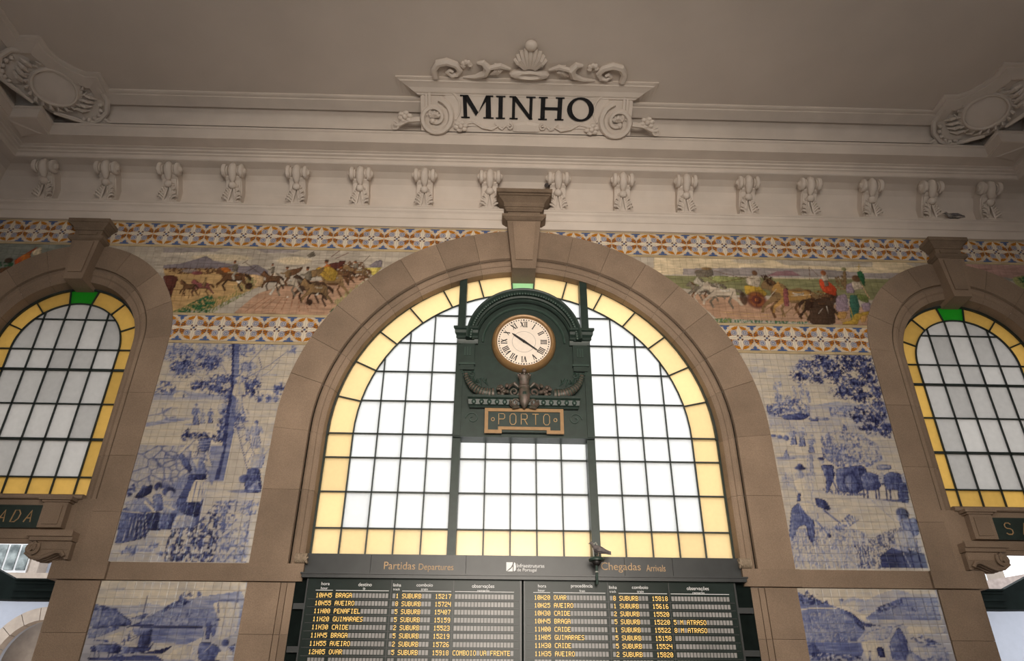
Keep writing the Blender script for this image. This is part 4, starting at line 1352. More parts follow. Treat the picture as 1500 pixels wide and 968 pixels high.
# side windows
def side_window(i, s):
    t = thing('window_%d' % i, 'grey frosted side window with dimmed amber border over the %s sign' % ('ENTRADA' if s < 0 else 'SAIDA'), 'window', kind='structure')
    cx = s*SX; zc = 8.30; ro, ri = 1.40, 1.07; y = .30; zs = [5.268, 5.677, 6.405, 7.123, 7.851, 8.30, 8.99, 9.6]
    inn = [(cx-ri, 5.0), (cx+ri, 5.0)] + arc(cx, zc, ri, 0, 180, 36); cs = [cx-ri+.428*k for k in range(6)]
    for c0, c1 in zip(cs[:-1], cs[1:]):
        for r, (z0, z1) in enumerate(zip(zs[:-1], zs[1:])): pane(t, clip([(c0,z0),(c1,z0),(c1,z1),(c0,z1)], inn), y, 'saglass' if r == 0 else 'swglass')
    for q in (-1, 1):
        for z0, z1 in zip(zs[:5], zs[1:6]):
            x0, x1 = sorted((cx+q*ri, cx+q*ro)); pane(t, [(x0,z0),(x1,z0),(x1,z1),(x0,z1)], y, 'saglass')
        bar_box(t, cx+q*ri-.013, cx+q*ri+.013, zs[0], zc, y); bar_box(t, cx+q*(ro+.01)-.02, cx+q*(ro+.01)+.02, zs[0], zc, y)
    an = [0, 23.4, 50, 78, 102, 130, 156.6, 180]
    for a0, a1 in zip(an[:-1], an[1:]): pane(t, seg_poly(cx, zc, ri, ro, a0, a1), y, 'sgglass' if 70 < a0 < 90 else 'saglass')
    for a in an[1:-1]: bar_line(t, (cx+ri*math.cos(R_(a)), zc+ri*math.sin(R_(a))), (cx+ro*math.cos(R_(a)), zc+ro*math.sin(R_(a))), .026, y)
    for c in cs[1:-1]: bar_box(t, c-.012, c+.012, zs[0], zc+math.sqrt(ri*ri-(c-cx)**2), y)
    for k, z in enumerate(zs[1:-1]):
        xe = ro if z < 8.31 else math.sqrt(ri*ri-(z-zc)**2); th = .024 if k in (1, 3) else .012
        bar_box(t, cx-xe, cx+xe, z-th, z+th, y)
    arc_bar(t, cx, zc, ri, .026, y); arc_bar(t, cx, zc, ro+.015, .04, y-.01, nm='frame_arch')
side_window(2, -1); side_window(3, 1)

# ------------------------------------------------------------------ lintels, signs and corbels under the side windows
STROKES = {
 'P': [[(0,0),(0,1),(.6,1),(.75,.9),(.75,.62),(.6,.5),(0,.5)]], 'O': [[(.2,0),(0,.2),(0,.8),(.2,1),(.55,1),(.75,.8),(.75,.2),(.55,0),(.2,0)]],
 'R': [[(0,0),(0,1),(.6,1),(.75,.9),(.75,.62),(.6,.5),(0,.5)],[(.4,.5),(.78,0)]], 'T': [[(0,1),(.8,1)],[(.4,1),(.4,0)]],
 'E': [[(.7,0),(0,0),(0,1),(.7,1)],[(0,.52),(.55,.52)]], 'N': [[(0,0),(0,1),(.75,0),(.75,1)]], 'A': [[(0,0),(.38,1),(.76,0)],[(.14,.34),(.62,.34)]],
 'D': [[(0,0),(0,1),(.45,1),(.75,.72),(.75,.28),(.45,0),(0,0)]], 'S': [[(0,.12),(.18,0),(.52,0),(.7,.15),(.7,.38),(.52,.5),(.18,.53),(.02,.66),(.02,.85),(.18,1),(.52,1),(.68,.88)]],
 'I': [[(0,0),(0,1)]], "'": [[(0,1.1),(.18,1.3)]] }
def stroke_word(parent, word, x, z, h, w, step, y, r, m, slant=0):
    for ch in word:
        b = MB()
        for st in STROKES[ch]:
            pts = [(x+(u*w)+slant*v*h, y, z+v*h) for u, v in st]
            if len(st) > 3 and st[0] == st[-1]: b.tube(pts[:-1], r, 5, closed=True)
            else: b.tube(pts, r, 5)
        b.build('letter', m, parent); x += step*(.45 if ch == 'I' else 1)
for s, idx in ((-1, 15), (1, 16)):
    nm = 'ENTRADA' if s < 0 else 'SAIDA'; cx = s*SX
    t = thing('trim_%d' % idx, 'granite lintel with scrolled corbels behind the %s sign' % nm, 'lintel', kind='structure')
    def bx(a, b_, y0, y1, z0, z1, name, m='stone'):
        return MB().box(cx+a, cx+b_, y0, y1, z0, z1).build(name, m, t)
    bx(-1.44, 1.44, .0, .40, 4.50, 5.20, 'lintel_stone')
    MB().loft([[(cx+x, y, z) for y, z in [(.35,5.18),(-.06,5.18),(-.08,5.20),(-.08,5.24),(-.04,5.27),(.35,5.27)]] for x in (-1.44, 1.44)]).build('sill_ledge', 'stone', t)
    bx(-1.44, 1.44, -.04, .1, 4.50, 4.66, 'lintel_moulding'); bx(-1.44, 1.44, -.01, .1, 4.44, 4.50, 'lintel_moulding')
    for q in (-1, 1):
        def qx(a, b_, y0, y1, z0, z1, name):
            x0, x1 = sorted((q*a, q*b_)); return bx(x0, x1, y0, y1, z0, z1, name)
        qx(.86, 1.27, -.14, .05, 4.665, 5.10, 'plinth_block'); qx(.83, 1.31, -.17, .05, 5.10, 5.13, 'plinth_cap'); qx(.79, 1.35, -.21, .05, 5.13, 5.19, 'plinth_cap')
        qx(.93, 1.20, -.16, -.1, 4.72, 5.05, 'plinth_panel')
        qx(.84, 1.56, -.20, .3, 4.435, 4.50, 'corbel_cap'); qx(.80, 1.56, -.24, .3, 4.50, 4.59, 'corbel_cap'); qx(.90, 1.53, -.15, .3, 4.30, 4.437, 'corbel_block')
        qx(1.38, 1.72, -.02, .35, 4.13, 5.20, 'side_stone')
        # S scroll of the corbel, curling under the lintel end
        sc = MB(); X = lambda v: cx + q*v
        sp = []
        for k in range(22):
            a = R_(-40 + k*22); r = .028 + .0042*k
            sp.append((X(.93 + r*math.cos(a)), z_ := 4.31 + r*math.sin(a)))
        sp = sp[::1] + [(X(.86), 4.215), (X(.97), 4.155), (X(1.1), 4.15), (X(1.22), 4.20), (X(1.34), 4.26), (X(1.44), 4.25), (X(1.49), 4.18)]
        sp = [p for p in sp]
        for off, rr in ((-.20, .034), (-.10, .03), (0.0, .03), (.1, .03)):
            sc.tube([(p[0], off + .02, p[1]) for p in sp], rr, 6)
        sc.build('corbel_scroll', 'stone', t, smooth=True)
        body = [(X(.86),4.42),(X(.86),4.27),(X(.93),4.19),(X(1.05),4.17),(X(1.2),4.20),(X(1.34),4.25),(X(1.5),4.14),(X(1.545),4.14),(X(1.545),4.42)]
        MB().prism(body, -.14, .3).build('corbel_body', 'stone', t)
    sg = thing('station_sign', 'dark green %s sign with thin gold capitals under the side window' % nm, 'sign')
    MB().box(cx-.84, cx+.84, -.10, -.02, 4.68, 5.04).build('sign_plate', 'iron', sg)
    MB().box(cx-.86, cx+.86, -.105, -.02, 5.035, 5.055).build('sign_rim', 'iron', sg); MB().box(cx-.86, cx+.86, -.105, -.02, 4.665, 4.685).build('sign_rim', 'iron', sg)
    if s < 0: stroke_word(sg, 'ENTRADA', cx-.76, 4.76, .20, .15, .225, -.107, .011, 'goldtext', .18)
    else:
        stroke_word(sg, 'SA', cx-.66, 4.76, .20, .17, .30, -.107, .011, 'goldtext', .0); stroke_word(sg, "'", cx-.03, 4.76, .2, .17, .3, -.107, .011, 'goldtext')
        stroke_word(sg, 'IDA', cx-.02, 4.76, .20, .17, .30, -.107, .011, 'goldtext', .0)

# ------------------------------------------------------------------ clock panel in the middle window
CK = thing('station_clock', 'dark green cast iron clock case with Roman dial and PORTO plate', 'clock')
MB().box(-1.31, 1.31, .04, .32, 6.52, 8.72).build('case_panel', 'iron', CK)
MB().prism(arc(0, 8.5, 1.12, 0, 180, 40) + [(-1.12, 8.4), (1.12, 8.4)], .048, .30).build('case_head', 'iron', CK)
MB().box(-1.33, 1.33, .02, .34, 6.48, 6.54).build('case_base_rail', 'iron', CK)
for s in (-1, 1): MB().box(*sorted((s*1.20, s*1.335)), -.0, .32, 6.5, 8.6).build('case_pilaster', 'iron', CK)
def hood(r0, prof, m, nm):
    n = 48; rings = []
    for k in range(n+1):
        a = R_(180*k/n); rings.append([((r0+dr)*math.cos(a), y, 8.5+(r0+dr)*math.sin(a)) for dr, y in prof])
    MB().loft(rings).build(nm, m, CK, smooth=True)
hood(.94, [(0,.05),(0,-.02),(.03,-.05),(.05,-.05),(.06,-.09),(.10,-.10),(.11,-.14),(.15,-.17),(.17,-.20),(.20,-.22),(.22,-.22),(.22,.30),(.1,.30)], 'iron', 'arched_hood')
rope = MB()
for k in range(60):                          # rope twist moulding round the hood
    a = R_(180*(k+.5)/60); rope.ball((1.065*math.cos(a), -.155, 8.5+1.065*math.sin(a)), (.034, .028, .034), 6, 4)
tag(rope.build('bead_moulding', 'ironlt', CK, smooth=True), kind='stuff')
hood(.80, [(0,.05),(0,.02),(.02,-.0),(.04,.0),(.05,.05)], 'ironlt', 'inner_hood_moulding')
for s in (-1, 1):
    pr = [(.05,8.44),(-.03,8.44),(-.05,8.48),(-.06,8.52),(-.10,8.53),(-.10,8.58),(-.15,8.62),(-.16,8.68),(-.20,8.70),(-.20,8.75),(.05,8.75)]
    b = MB(); b.loft([[(s*(x if y > -.0 else x + (-y)*(.0 if x < 1 else .55)), y, z) for y, z in pr] for x in (.92, 1.30)]); b.build('hood_shoulder', 'iron', CK)
    MB().box(*sorted((s*.98, s*1.26)), -.03, .06, 7.86, 8.44).build('pilaster_block', 'iron', CK)
    for k in range(3): MB().box(*sorted((s*(1.06+.05*k), s*(1.085+.05*k))), -.045, 0, 8.16, 8.36).build('flute', 'ironlt', CK)
    MB().box(*sorted((s*.96, s*1.28)), -.06, .06, 7.96, 8.0).build('block_moulding', 'ironlt', CK)
    v = MB()                                 # paired volutes under the block
    for q in (-1, 1):
        v.tube([(s*1.12 + q*(.105+ (.075-.0032*k)*math.cos(R_(150+k*24))*1), .02-.001*k, 7.80+(.085-.0036*k)*math.sin(R_(150+k*24))) for k in range(20)], .012, 5)
    v.build('volute_pair', 'ironlt', CK)
    # horn of plenty
    pts = []; rad = []
    for k in range(15):
        t = k/14; a = R_(8 + 86*t)
        pts.append((s*(.62 + .52*math.cos(a)*(1-.0*t) - .0), -.06-.02*math.sin(t*3), 7.80 - .50*math.sin(a) + .02)); rad.append(.038 + .082*t)
    h = MB(); h.tube(pts, rad, 10)
    for p, r in list(zip(pts, rad))[1::1]:
        q = [(p[0], p[1], p[2])]
    h.build('cornucopia_horn', 'bronze', CK, smooth=True)
    rg = MB()
    for k in range(1, 14):
        p = Vector(pts[k]); t = (Vector(pts[k+1])-Vector(pts[k-1])).normalized(); u = t.cross(Vector((0,1,0))).normalized(); w_ = u.cross(t)
        rg.tube([tuple(p + (u*math.cos(a)+w_*math.sin(a))*rad[k]*1.04) for a in [2*math.pi*i/10 for i in range(10)]], .011, 4, closed=True)
    tag(rg.build('horn_ribs', 'ironlt', CK, smooth=True), kind='stuff')
    fr = MB(); random.seed(3)
    for k in range(16):
        fr.ball((s*(.36+random.uniform(-.1,.16)), -.08+random.uniform(-.05,.03), 7.37+random.uniform(-.08,.13)), random.uniform(.025,.05), 7, 5)
    tag(fr.build('fruit_cluster', 'bronze', CK, smooth=True), kind='stuff')
    lv = MB()
    for k in range(7):
        x = s*(1.06-.06*k); lv.tube([(x, .02, 7.55+.05*(k%2)), (x+s*.05, .0, 7.62+.04*(k%3)), (x+s*.03, .02, 7.70)], [.01,.02,.004], 4)
    lv.build('relief_foliage', 'ironlt', CK)
    sc = MB(); sc.tube([(s*(.98 + (.13-.005*k)*math.cos(R_(k*22))), .03, 6.86 + (.13-.005*k)*math.sin(R_(k*22))) for k in range(22)], .014, 5); sc.build('plate_scroll', 'ironlt', CK)
# egg-and-dart ledge
MB().loft([[(x*(1+ (0 if y > 0 else -y*.3)), y, z) for y, z in [(.05,7.05),(-.04,7.05),(-.06,7.08),(-.09,7.10),(-.12,7.19),(-.16,7.22),(-.16,7.27),(.05,7.27)]] for x in (-1.03, 1.03)]).build('ledge', 'iron', CK)
for k in range(14):
    x = -.96 + k*1.92/13
    if abs(x) > .25: MB().ball((x, -.115, 7.145), (.045, .03, .052), 10, 6).build('egg_ornament', 'ironlt', CK, smooth=True)
# coat of arms in the middle
ar = MB(); ar.loft([[(.10*w_*math.cos(a), -.15+.055*math.sin(a) - d, z) for a in [2*math.pi*i/12 for i in range(12)]] for z, w_, d in [(6.99,.15,0),(7.03,.5,.02),(7.10,.95,.05),(7.22,1.05,.06),(7.36,1.0,.05),(7.42,.8,.04)]])
ar.build('shield', 'bronze', CK, smooth=True)
cr = MB(); cr.loft([[(.10*w_*math.cos(a), -.15+.06*w_*math.sin(a), z) for a in [2*math.pi*i/12 for i in range(12)]] for z, w_ in [(7.40,.9),(7.43,1.15),(7.47,1.15),(7.49,.9),(7.60,.95),(7.64,1.2),(7.68,1.2),(7.69,.8),(7.72,.5),(7.75,.25)]])
for k in range(8):
    a = 2*math.pi*k/8; cr.ball((.115*math.cos(a), -.15+.07*math.sin(a), 7.70), .024, 6, 4)
cr.build('crown', 'bronze', CK, smooth=True)
MB().ball((0,-.235,7.26), (.06,.03,.085), 12, 6).build('shield_boss', 'iron', CK, smooth=True); MB().ball((0,-.16,7.79), (.045,.04,.055), 8, 5).build('crown_orb', 'bronze', CK, smooth=True)
for s in (-1, 1):
    b = MB()
    b.tube([(s*(.19+(.095-.004*k)*math.cos(R_(200-s*0+k*25))), -.10, 7.36+(.10-.004*k)*math.sin(R_(200+k*25))) for k in range(20)], .02, 5)
    b.tube([(s*(.17+(.075-.0035*k)*math.cos(R_(160-k*25))), -.12, 7.13+(.08-.0036*k)*math.sin(R_(160-k*25))) for k in range(18)], .022, 5)
    b.tube([(s*.10,-.15,7.03),(s*.20,-.16,7.02),(s*.26,-.12,7.10),(s*.27,-.1,7.22)], [.03,.045,.035,.012], 6); b.tube([(s*.11,-.13,7.45),(s*.19,-.15,7.52),(s*.26,-.1,7.50),(s*.30,-.08,7.43)], [.02,.035,.03,.012], 6)
    b.build('mantling', 'bronze', CK, smooth=True)
# PORTO plate
MB().box(-.73, .73, -.07, .05, 6.55, 7.00).build('name_plate', 'iron', CK)
fr_out = [(-.745,6.52),(-.42,6.52),(-.42,6.575),(.42,6.575),(.42,6.52),(.745,6.52),(.745,7.02),(-.745,7.02)]
b = MB()
for x0, x1, z0, z1 in [(-.745,-.68,6.52,7.02),(.68,.745,6.52,7.02),(-.68,.68,6.955,7.02),(-.68,-.42,6.52,6.585),(.42,.68,6.52,6.585),(-.49,-.42,6.585,6.65),(.42,.49,6.585,6.65),(-.42,.42,6.59,6.65)]:
    MB().box(x0, x1, -.095, -.06, z0, z1).build('plate_border', 'gold', CK)
stroke_word(CK, 'PORTO', -.48, 6.70, .215, .15, .212, -.078, .0085, 'goldtext')
for x in (-.59, .59): MB().tube([(x+.03*math.cos(a), -.078, 6.80+.033*math.sin(a)) for a in [2*math.pi*i/10 for i in range(10)]], .008, 5, closed=True).build('ring_ornament', 'goldtext', CK)
# dial
ZD = 8.475
MB().revy([(-.02,.535),(-.10,.535),(-.135,.555),(-.145,.585),(-.12,.61),(-.08,.635),(.0,.645),(.04,.645),(.04,.535)], 0, ZD, 64).build('gilt_bezel', 'gold', CK, smooth=True)
MB().revy([(-.075,.001),(-.075,.54),(-.0,.54)], 0, ZD, 64).build('dial', 'face', CK)
MB().tube([(.235*math.cos(a), -.074, ZD+.235*math.sin(a)) for a in [2*math.pi*i/48 for i in range(48)]], .004, 4, closed=True).build('dial_ring', 'grout', CK)
dots = MB()
for k in range(60):
    a = R_(k*6); r = .50; q = .011 if k % 5 else .015; u = Vector((math.cos(a), math.sin(a))); n = Vector((-u.y, u.x)); c = u*r
    dots.prism([(c.x+u.x*i*q+n.x*j*q, ZD+c.y+u.y*i*q+n.y*j*q) for i, j in ((-1,-1),(1,-1),(1,1),(-1,1))], -.081, -.074)
tag(dots.build('minute_track', 'black', CK), kind='stuff')
ROM = ['XII','I','II','III','IIII','V','VI','VII','VIII','IX','X','XI']
for h, rm in enumerate(ROM):
    a = R_(90-30*h); up = Vector((math.cos(a), math.sin(a))); rt = Vector((up.y, -up.x)); b = MB(); H = .125; r0 = .335
    wd = {'I': .036, 'V': .075, 'X': .08}; tot = sum(wd[c] for c in rm); x = -tot/2
    def stroke(x0, v0, x1, v1, w_):
        p0 = rt*x0 + up*(r0+v0*H); p1 = rt*x1 + up*(r0+v1*H); d = (p1-p0).normalized(); n = Vector((-d.y, d.x))*w_/2
        b.prism([(q.x, ZD+q.y) for q in (p0+n, p0-n, p1-n, p1+n)], -.082, -.074)
    for c in rm:
        w_ = wd[c]; m_ = x + w_/2
        if c == 'I': stroke(m_, 0, m_, 1, .018); stroke(m_-.014, .02, m_+.014, .02, .008); stroke(m_-.014, .98, m_+.014, .98, .008)
        if c == 'V': stroke(m_-.026, 1, m_, 0, .021); stroke(m_+.026, 1, m_, 0, .010)
        if c == 'X': stroke(m_-.028, 1, m_+.028, 0, .021); stroke(m_+.028, 1, m_-.028, 0, .010)
        x += w_
    b.build('roman_numeral', 'black', CK)
def hand(ang, L, w_, tail, nm, y):
    a = R_(90-ang); u = Vector((math.cos(a), math.sin(a))); n = Vector((-u.y, u.x))
    out = [(-tail,.012),(-tail*.5,.018),(0,.022),(.3*L,w_),(.8*L,w_*.8),(L,.002)]
    poly = [u*d + n*q for d, q in out] + [u*d - n*q for d, q in out[::-1]]
    MB().prism([(p.x, ZD+p.y) for p in poly], y-.006, y).build(nm, 'black', CK)
hand(307, .30, .022, .10, 'hour_hand', -.095); hand(127, .36, .016, .12, 'minute_hand', -.105)
MB().revy([(-.118,.001),(-.118,.022),(-.08,.026)], 0, ZD, 16).build('hand_hub', 'black', CK)

# ------------------------------------------------------------------ header beam and departures board
HB = thing('header_beam', 'dark header beam lettered Partidas Departures and Chegadas Arrivals under the window', 'sign beam')
for x0, x1 in ((-3.78,-2.62),(-2.62,-1.0),(-1.0,1.72),(1.72,2.55),(2.55,3.78)): MB().box(x0+.003, x1-.003, -.02, .42, 3.96, 4.31).build('beam_panel', 'boardrail', HB)
MB().box(-3.78, 3.78, -.0, .42, 3.95, 3.985).build('beam_lip', 'boardrail', HB)
def put_text(parent, body, x, z, w_, h, y, m, nm='lettering'):
    me = text_mesh(body, w_, h); me.materials.append(M[m]); return link(nm, me, parent, (x, y, z))
yb = -.024
put_text(HB, 'Partidas', -2.39, 4.06, .53, .125, yb, 'goldtext'); put_text(HB, 'Departures', -1.80, 4.025, .59, .135, yb, 'goldtext')
put_text(HB, 'Chegadas', 1.315, 4.05, .68, .165, yb, 'goldtext'); put_text(HB, 'Arrivals', 2.09, 4.075, .33, .11, yb, 'goldtext')
put_text(HB, 'Infraestruturas', -.13, 4.115, .47, .062, yb, 'white_text'); put_text(HB, 'de Portugal', -.125, 4.035, .33, .068, yb, 'white_text')
MB().prism([(-.31,4.05),(-.31,4.20),(-.20,4.20),(-.205,4.165),(-.23,4.12),(-.27,4.085)], yb, yb+.004).build('emblem_piece', 'white_text', HB)
MB().prism([(-.295,4.05),(-.25,4.078),(-.215,4.11),(-.20,4.13),(-.20,4.05)], yb, yb+.004).build('emblem_piece', 'white_text', HB)
MB().prism([(-.185,4.06),(-.175,4.05),(-.15,4.07),(-.145,4.13),(-.155,4.185),(-.175,4.20),(-.185,4.16)], yb, yb+.004).build('emblem_piece', 'white_text', HB)

BD = thing('departures_board', 'black split-flap board of train departures and arrivals with amber characters', 'board')
MB().box(-3.70, 3.72, -.26, .05, 3.875, 3.95).build('top_rail', 'boardrail', BD); MB().box(-3.72, 3.74, -.28, .05, 3.93, 3.955).build('top_rail_lip', 'boardrail', BD)
for z in (2.0, 2.75, 3.4):
    for s in (-1, 1): MB().box(*sorted((s*3.5, s*3.80)), -.12, -.02, z, z+.09).build('fixing_bracket', 'boardrail', BD)
MB().box(-3.84, 3.84, -.03, .03, 1.9, 3.96).build('added_backing', 'canopy', BD)  # dark sheet added in place of shade in the gaps beside the board
FONT = {'A':'01110 10001 10001 11111 10001 10001 10001','B':'11110 10001 10001 11110 10001 10001 11110','C':'01111 10000 10000 10000 10000 10000 01111','D':'11110 10001 10001 10001 10001 10001 11110','E':'11111 10000 10000 11110 10000 10000 11111','F':'11111 10000 10000 11110 10000 10000 10000','G':'01111 10000 10000 10011 10001 10001 01111','H':'10001 10001 10001 11111 10001 10001 10001','I':'01110 00100 00100 00100 00100 00100 01110','L':'10000 10000 10000 10000 10000 10000 11111','M':'10001 11011 10101 10101 10001 10001 10001','N':'10001 11001 10101 10101 10011 10001 10001','O':'01110 10001 10001 10001 10001 10001 01110','P':'11110 10001 10001 11110 10000 10000 10000','R':'11110 10001 10001 11110 10100 10010 10001','S':'01111 10000 10000 01110 00001 00001 11110','T':'11111 00100 00100 00100 00100 00100 00100','U':'10001 10001 10001 10001 10001 10001 01110','V':'10001 10001 10001 10001 10001 01010 00100','0':'01110 10001 10011 10101 11001 10001 01110','1':'00100 01100 00100 00100 00100 00100 01110','2':'01110 10001 00001 00110 01000 10000 11111','3':'11110 00001 00001 01110 00001 00001 11110','4':'10001 10001 10001 11111 00001 00001 00001','5':'11111 10000 11110 00001 00001 10001 01110','6':'01110 10000 10000 11110 10001 10001 01110','7':'11111 00001 00010 00010 00100 00100 00100','8':'01110 10001 10001 01110 10001 10001 01110','9':'01110 10001 10001 01111 00001 00001 01110'}
FIELDS = [(-3.44, 5), (-3.116, 16), (-2.185, 2), (-2.03, 9), (-1.485, 5), (-1.16, 18)]
CW = .0543
DEP = [('10H45','BRAGA',' 1','SUBURB','15217',''),('10H55','AVEIRO',' 8','SUBURB','15724',''),('11H00','PENAFIEL',' 5','SUBURB','15407',''),('11H20','GUIMARAES',' 5','SUBURB','15159',''),('11H30','CAIDE',' 2','SUBURB','15523',''),('11H45','BRAGA',' 5','SUBURB','15219',''),('11H55','AVEIRO',' 2','SUBURB','15726',''),('12H05','OVAR',' 5','SUBURB','15918','COMBOIO UA FRENTE')]
ARR = [('10H20','OVAR',' 8','SUBURB','15818',''),('10H25','AVEIRO',' 1','SUBURB','15616',''),('10H30','CAIDE',' 2','SUBURB','15520',''),('10H45','BRAGA',' 5','SUBURB','15220','5 M ATRASO'),('11H00','CAIDE',' 1','SUBURB','15522','8 M ATRASO'),('11H05','GUIMARAES',' 5','SUBURB','15158',''),('11H30','CAIDE',' 5','SUBURB','15524',''),('11H35','AVEIRO',' 2','SUBURB','15820','')]
for off, rows, hd in ((0, DEP, ('destino', 'to')), (3.588, ARR, ('procedência', 'from'))):
    x0, x1 = -3.61+off, -.055+off
    pn = MB().box(x0, x1, -.18, .04, 1.9, 3.875).build('display_panel', 'board', BD)
    for a, b_ in ((x0, x0+.02), (x1-.03, x1), (-2.215+off, -2.205+off), (-1.19+off, -1.18+off)): MB().box(a, b_, -.196, -.17, 1.9, 3.86).build('panel_rib', 'boardrail', pn)
    yt = -.186
    for txt, x, z, w_, h in (('hora', -3.37+off, 3.765, .135, .05), ('hour', -3.37+off, 3.700, .115, .04), (hd[0], -2.76+off-(.06 if off else 0), 3.755, .22 if not off else .36, .055 if not off else .07), (hd[1], -2.68+off, 3.70, .04 if not off else .09, .036), ('linha', -2.185+off, 3.755, .13, .05), ('track', -2.18+off, 3.695, .11, .038), ('comboio', -1.80+off, 3.76, .27, .05), ('train', -1.72+off, 3.70, .11, .036), ('observações', -.88+off, 3.735, .37, .072), ('remarks', -.79+off, 3.692, .2, .032)):
        put_text(pn, txt, x, z, w_, h, yt, 'white_text', 'heading')
    for a, b_ in ((-3.45, -3.17), (-3.12, -2.25), (-2.03, -1.22), (-1.16, -.18)): MB().box(a+off, b_+off, -.187, -.18, 3.682, 3.690).build('heading_rule', 'white_text', pn)
    for r in range(9):
        zr = 3.608 - .1215*r
        row = MB().box(x0+.05, x1-.05, -.186, -.175, zr-.052, zr+.052).build('flap_row', 'board', BD)
        MB().box(x0+.05, x1-.05, -.192, -.175, zr-.064, zr-.055).build('row_ledge', 'boardrail', row)
        fl = MB(); tx = MB(); rec = rows[r] if r < 8 else ('', '', '', '', '', '')
        for (fx, n), word in zip(FIELDS, rec):
            for k in range(n):
                cx = fx + off + k*CW; ch = word[k] if k < len(word) else ' '
                if fx == -2.185 and k == 0 or ch == ' ':
                    fl.add([(cx+.005,-.1885,zr-.036),(cx+.048,-.1885,zr-.036),(cx+.048,-.1885,zr+.036),(cx+.005,-.1885,zr+.036)], [(0,1,2,3)]); continue
                px, pz = .0088, .0103
                for i, line in enumerate(FONT[ch].split()):
                    j = 0
                    while j < 5:
                        if line[j] == '1':
                            e = j
                            while e < 5 and line[e] == '1': e += 1
                            a = cx+.005+j*px; b_ = cx+.005+e*px; z1 = zr+.036-i*pz; z0 = z1-pz*1.02
                            tx.add([(a,-.1895,z0),(b_,-.1895,z0),(b_,-.1895,z1),(a,-.1895,z1)], [(0,1,2,3)]); j = e
                        else: j += 1
        tag(fl.build('blank_flaps', 'flap', row), kind='stuff')
        if tx.v: tag(tx.build('amber_characters', 'amber_text', row), kind='stuff')

# ------------------------------------------------------------------ small things on the beam and ledges
DC = thing('dome_camera', 'green dome camera on a post in front of the Chegadas lettering', 'camera')
dx, dy = 1.20, -.32
MB().tube([(dx-.01,dy,3.80),(dx-.005,dy,4.12)], .022, 8).build('post', 'ironlt', DC); MB().tube([(dx-.008,dy,3.99),(dx-.008,dy,4.01)], .027, 8).build('post_collar', 'chain', DC)
MB().loft([[(dx+r*math.cos(a), dy+r*math.sin(a), z) for a in [2*math.pi*i/16 for i in range(16)]] for z, r in [(4.17,.09),(4.175,.13),(4.20,.135),(4.225,.12),(4.245,.06),(4.25,.02)]]).build('cap', 'ironlt', DC, smooth=True)
MB().ball((dx,dy,4.16), (.075,.075,.065), 14, 8).build('dome', 'black', DC, smooth=True)
MB().tube([(dx-.045,dy,4.24),(dx-.05,dy,4.38),(dx-.03,dy,4.46),(dx+.0,dy,4.48),(dx+.02,dy,4.45),(dx+.022,dy,4.36)], .012, 6).build('hook', 'chain', DC, smooth=True)
def pigeon(label, at, face, lt, sc=1.0):
    t = thing('pigeon', label, 'bird'); t.location = at; t.rotation_euler = (0, 0, face); t.scale = (sc,)*3
    b = MB()                                 # spine from tail to beak, one skin
    sp = [(-.20,.045,.008,.03),(-.16,.055,.014,.034),(-.11,.075,.035,.04),(-.06,.095,.055,.055),(0,.11,.066,.068),(.05,.12,.062,.066),(.085,.145,.045,.05),(.10,.18,.032,.034),(.108,.205,.033,.03),(.125,.222,.03,.028),(.15,.222,.017,.015),(.165,.216,.007,.006),(.178,.211,.003,.003)]
    b.loft([[(x + (-.35*rz*math.sin(a) if x > .06 else 0), ry*math.cos(a), z + rz*math.sin(a)) for a in [2*math.pi*i/10 for i in range(10)]] for x, z, ry, rz in sp])
    b.build('body', lt, t, smooth=True)
    for s in (-1, 1):
        MB().loft([[(x, s*(y+d), z), (x, s*(y+d), z+h), (x, s*(y-.004), z+h), (x, s*(y-.004), z)] for x, y, z, h, d in [(-.17,.02,.05,.01,.008),(-.08,.052,.06,.055,.012),(.02,.066,.075,.06,.012),(.055,.06,.10,.02,.008)]]).build('wing', 'pigeon', t)
        MB().tube([(.01, s*.025, .055), (.015, s*.025, .0), (.045, s*.028, .002)], .005, 5).build('foot', 'rope', t)
    return t
pigeon('dark pigeon perched on the green dome camera', (dx+.05, dy, 4.254), R_(170), 'pigeon', 1.0)
pigeon('pale pigeon resting on the fascia between two brackets above the SAIDA arch', (9.70, -.16, 11.745), R_(160), 'pigeonlt', 1.05)
pigeon('small dark pigeon on the capital of the keystone above the clock', (.52, -.30, 12.27), R_(100), 'pigeon', .75)
for s in (-1, 1):
    t = thing('rope_coil', 'coil of twisted rope on the stone band beside the %s end of the header beam' % ('Partidas' if s < 0 else 'Arrivals'), 'rope')
    core = MB().revx([(-.10,.03),(-.10,.07),(.10,.07),(.10,.03)], -.07, 4.215, 12); core.build('spool', 'rope', t); t.location = (s*3.79, 0, 0)
    c = MB(); c.tube([(-.10+.20*k/80, -.07+.078*math.cos(k*.62), 4.215+.078*math.sin(k*.62)) for k in range(81)], .013, 5); c.build('windings', 'rope', t, smooth=True)
    MB().tube([(s*-.09,-.13,4.20),(s*-.12,-.16,4.12),(s*-.08,-.17,4.16),(s*-.13,-.15,4.22)], .014, 5).build('loose_end', 'rope', t, smooth=True)

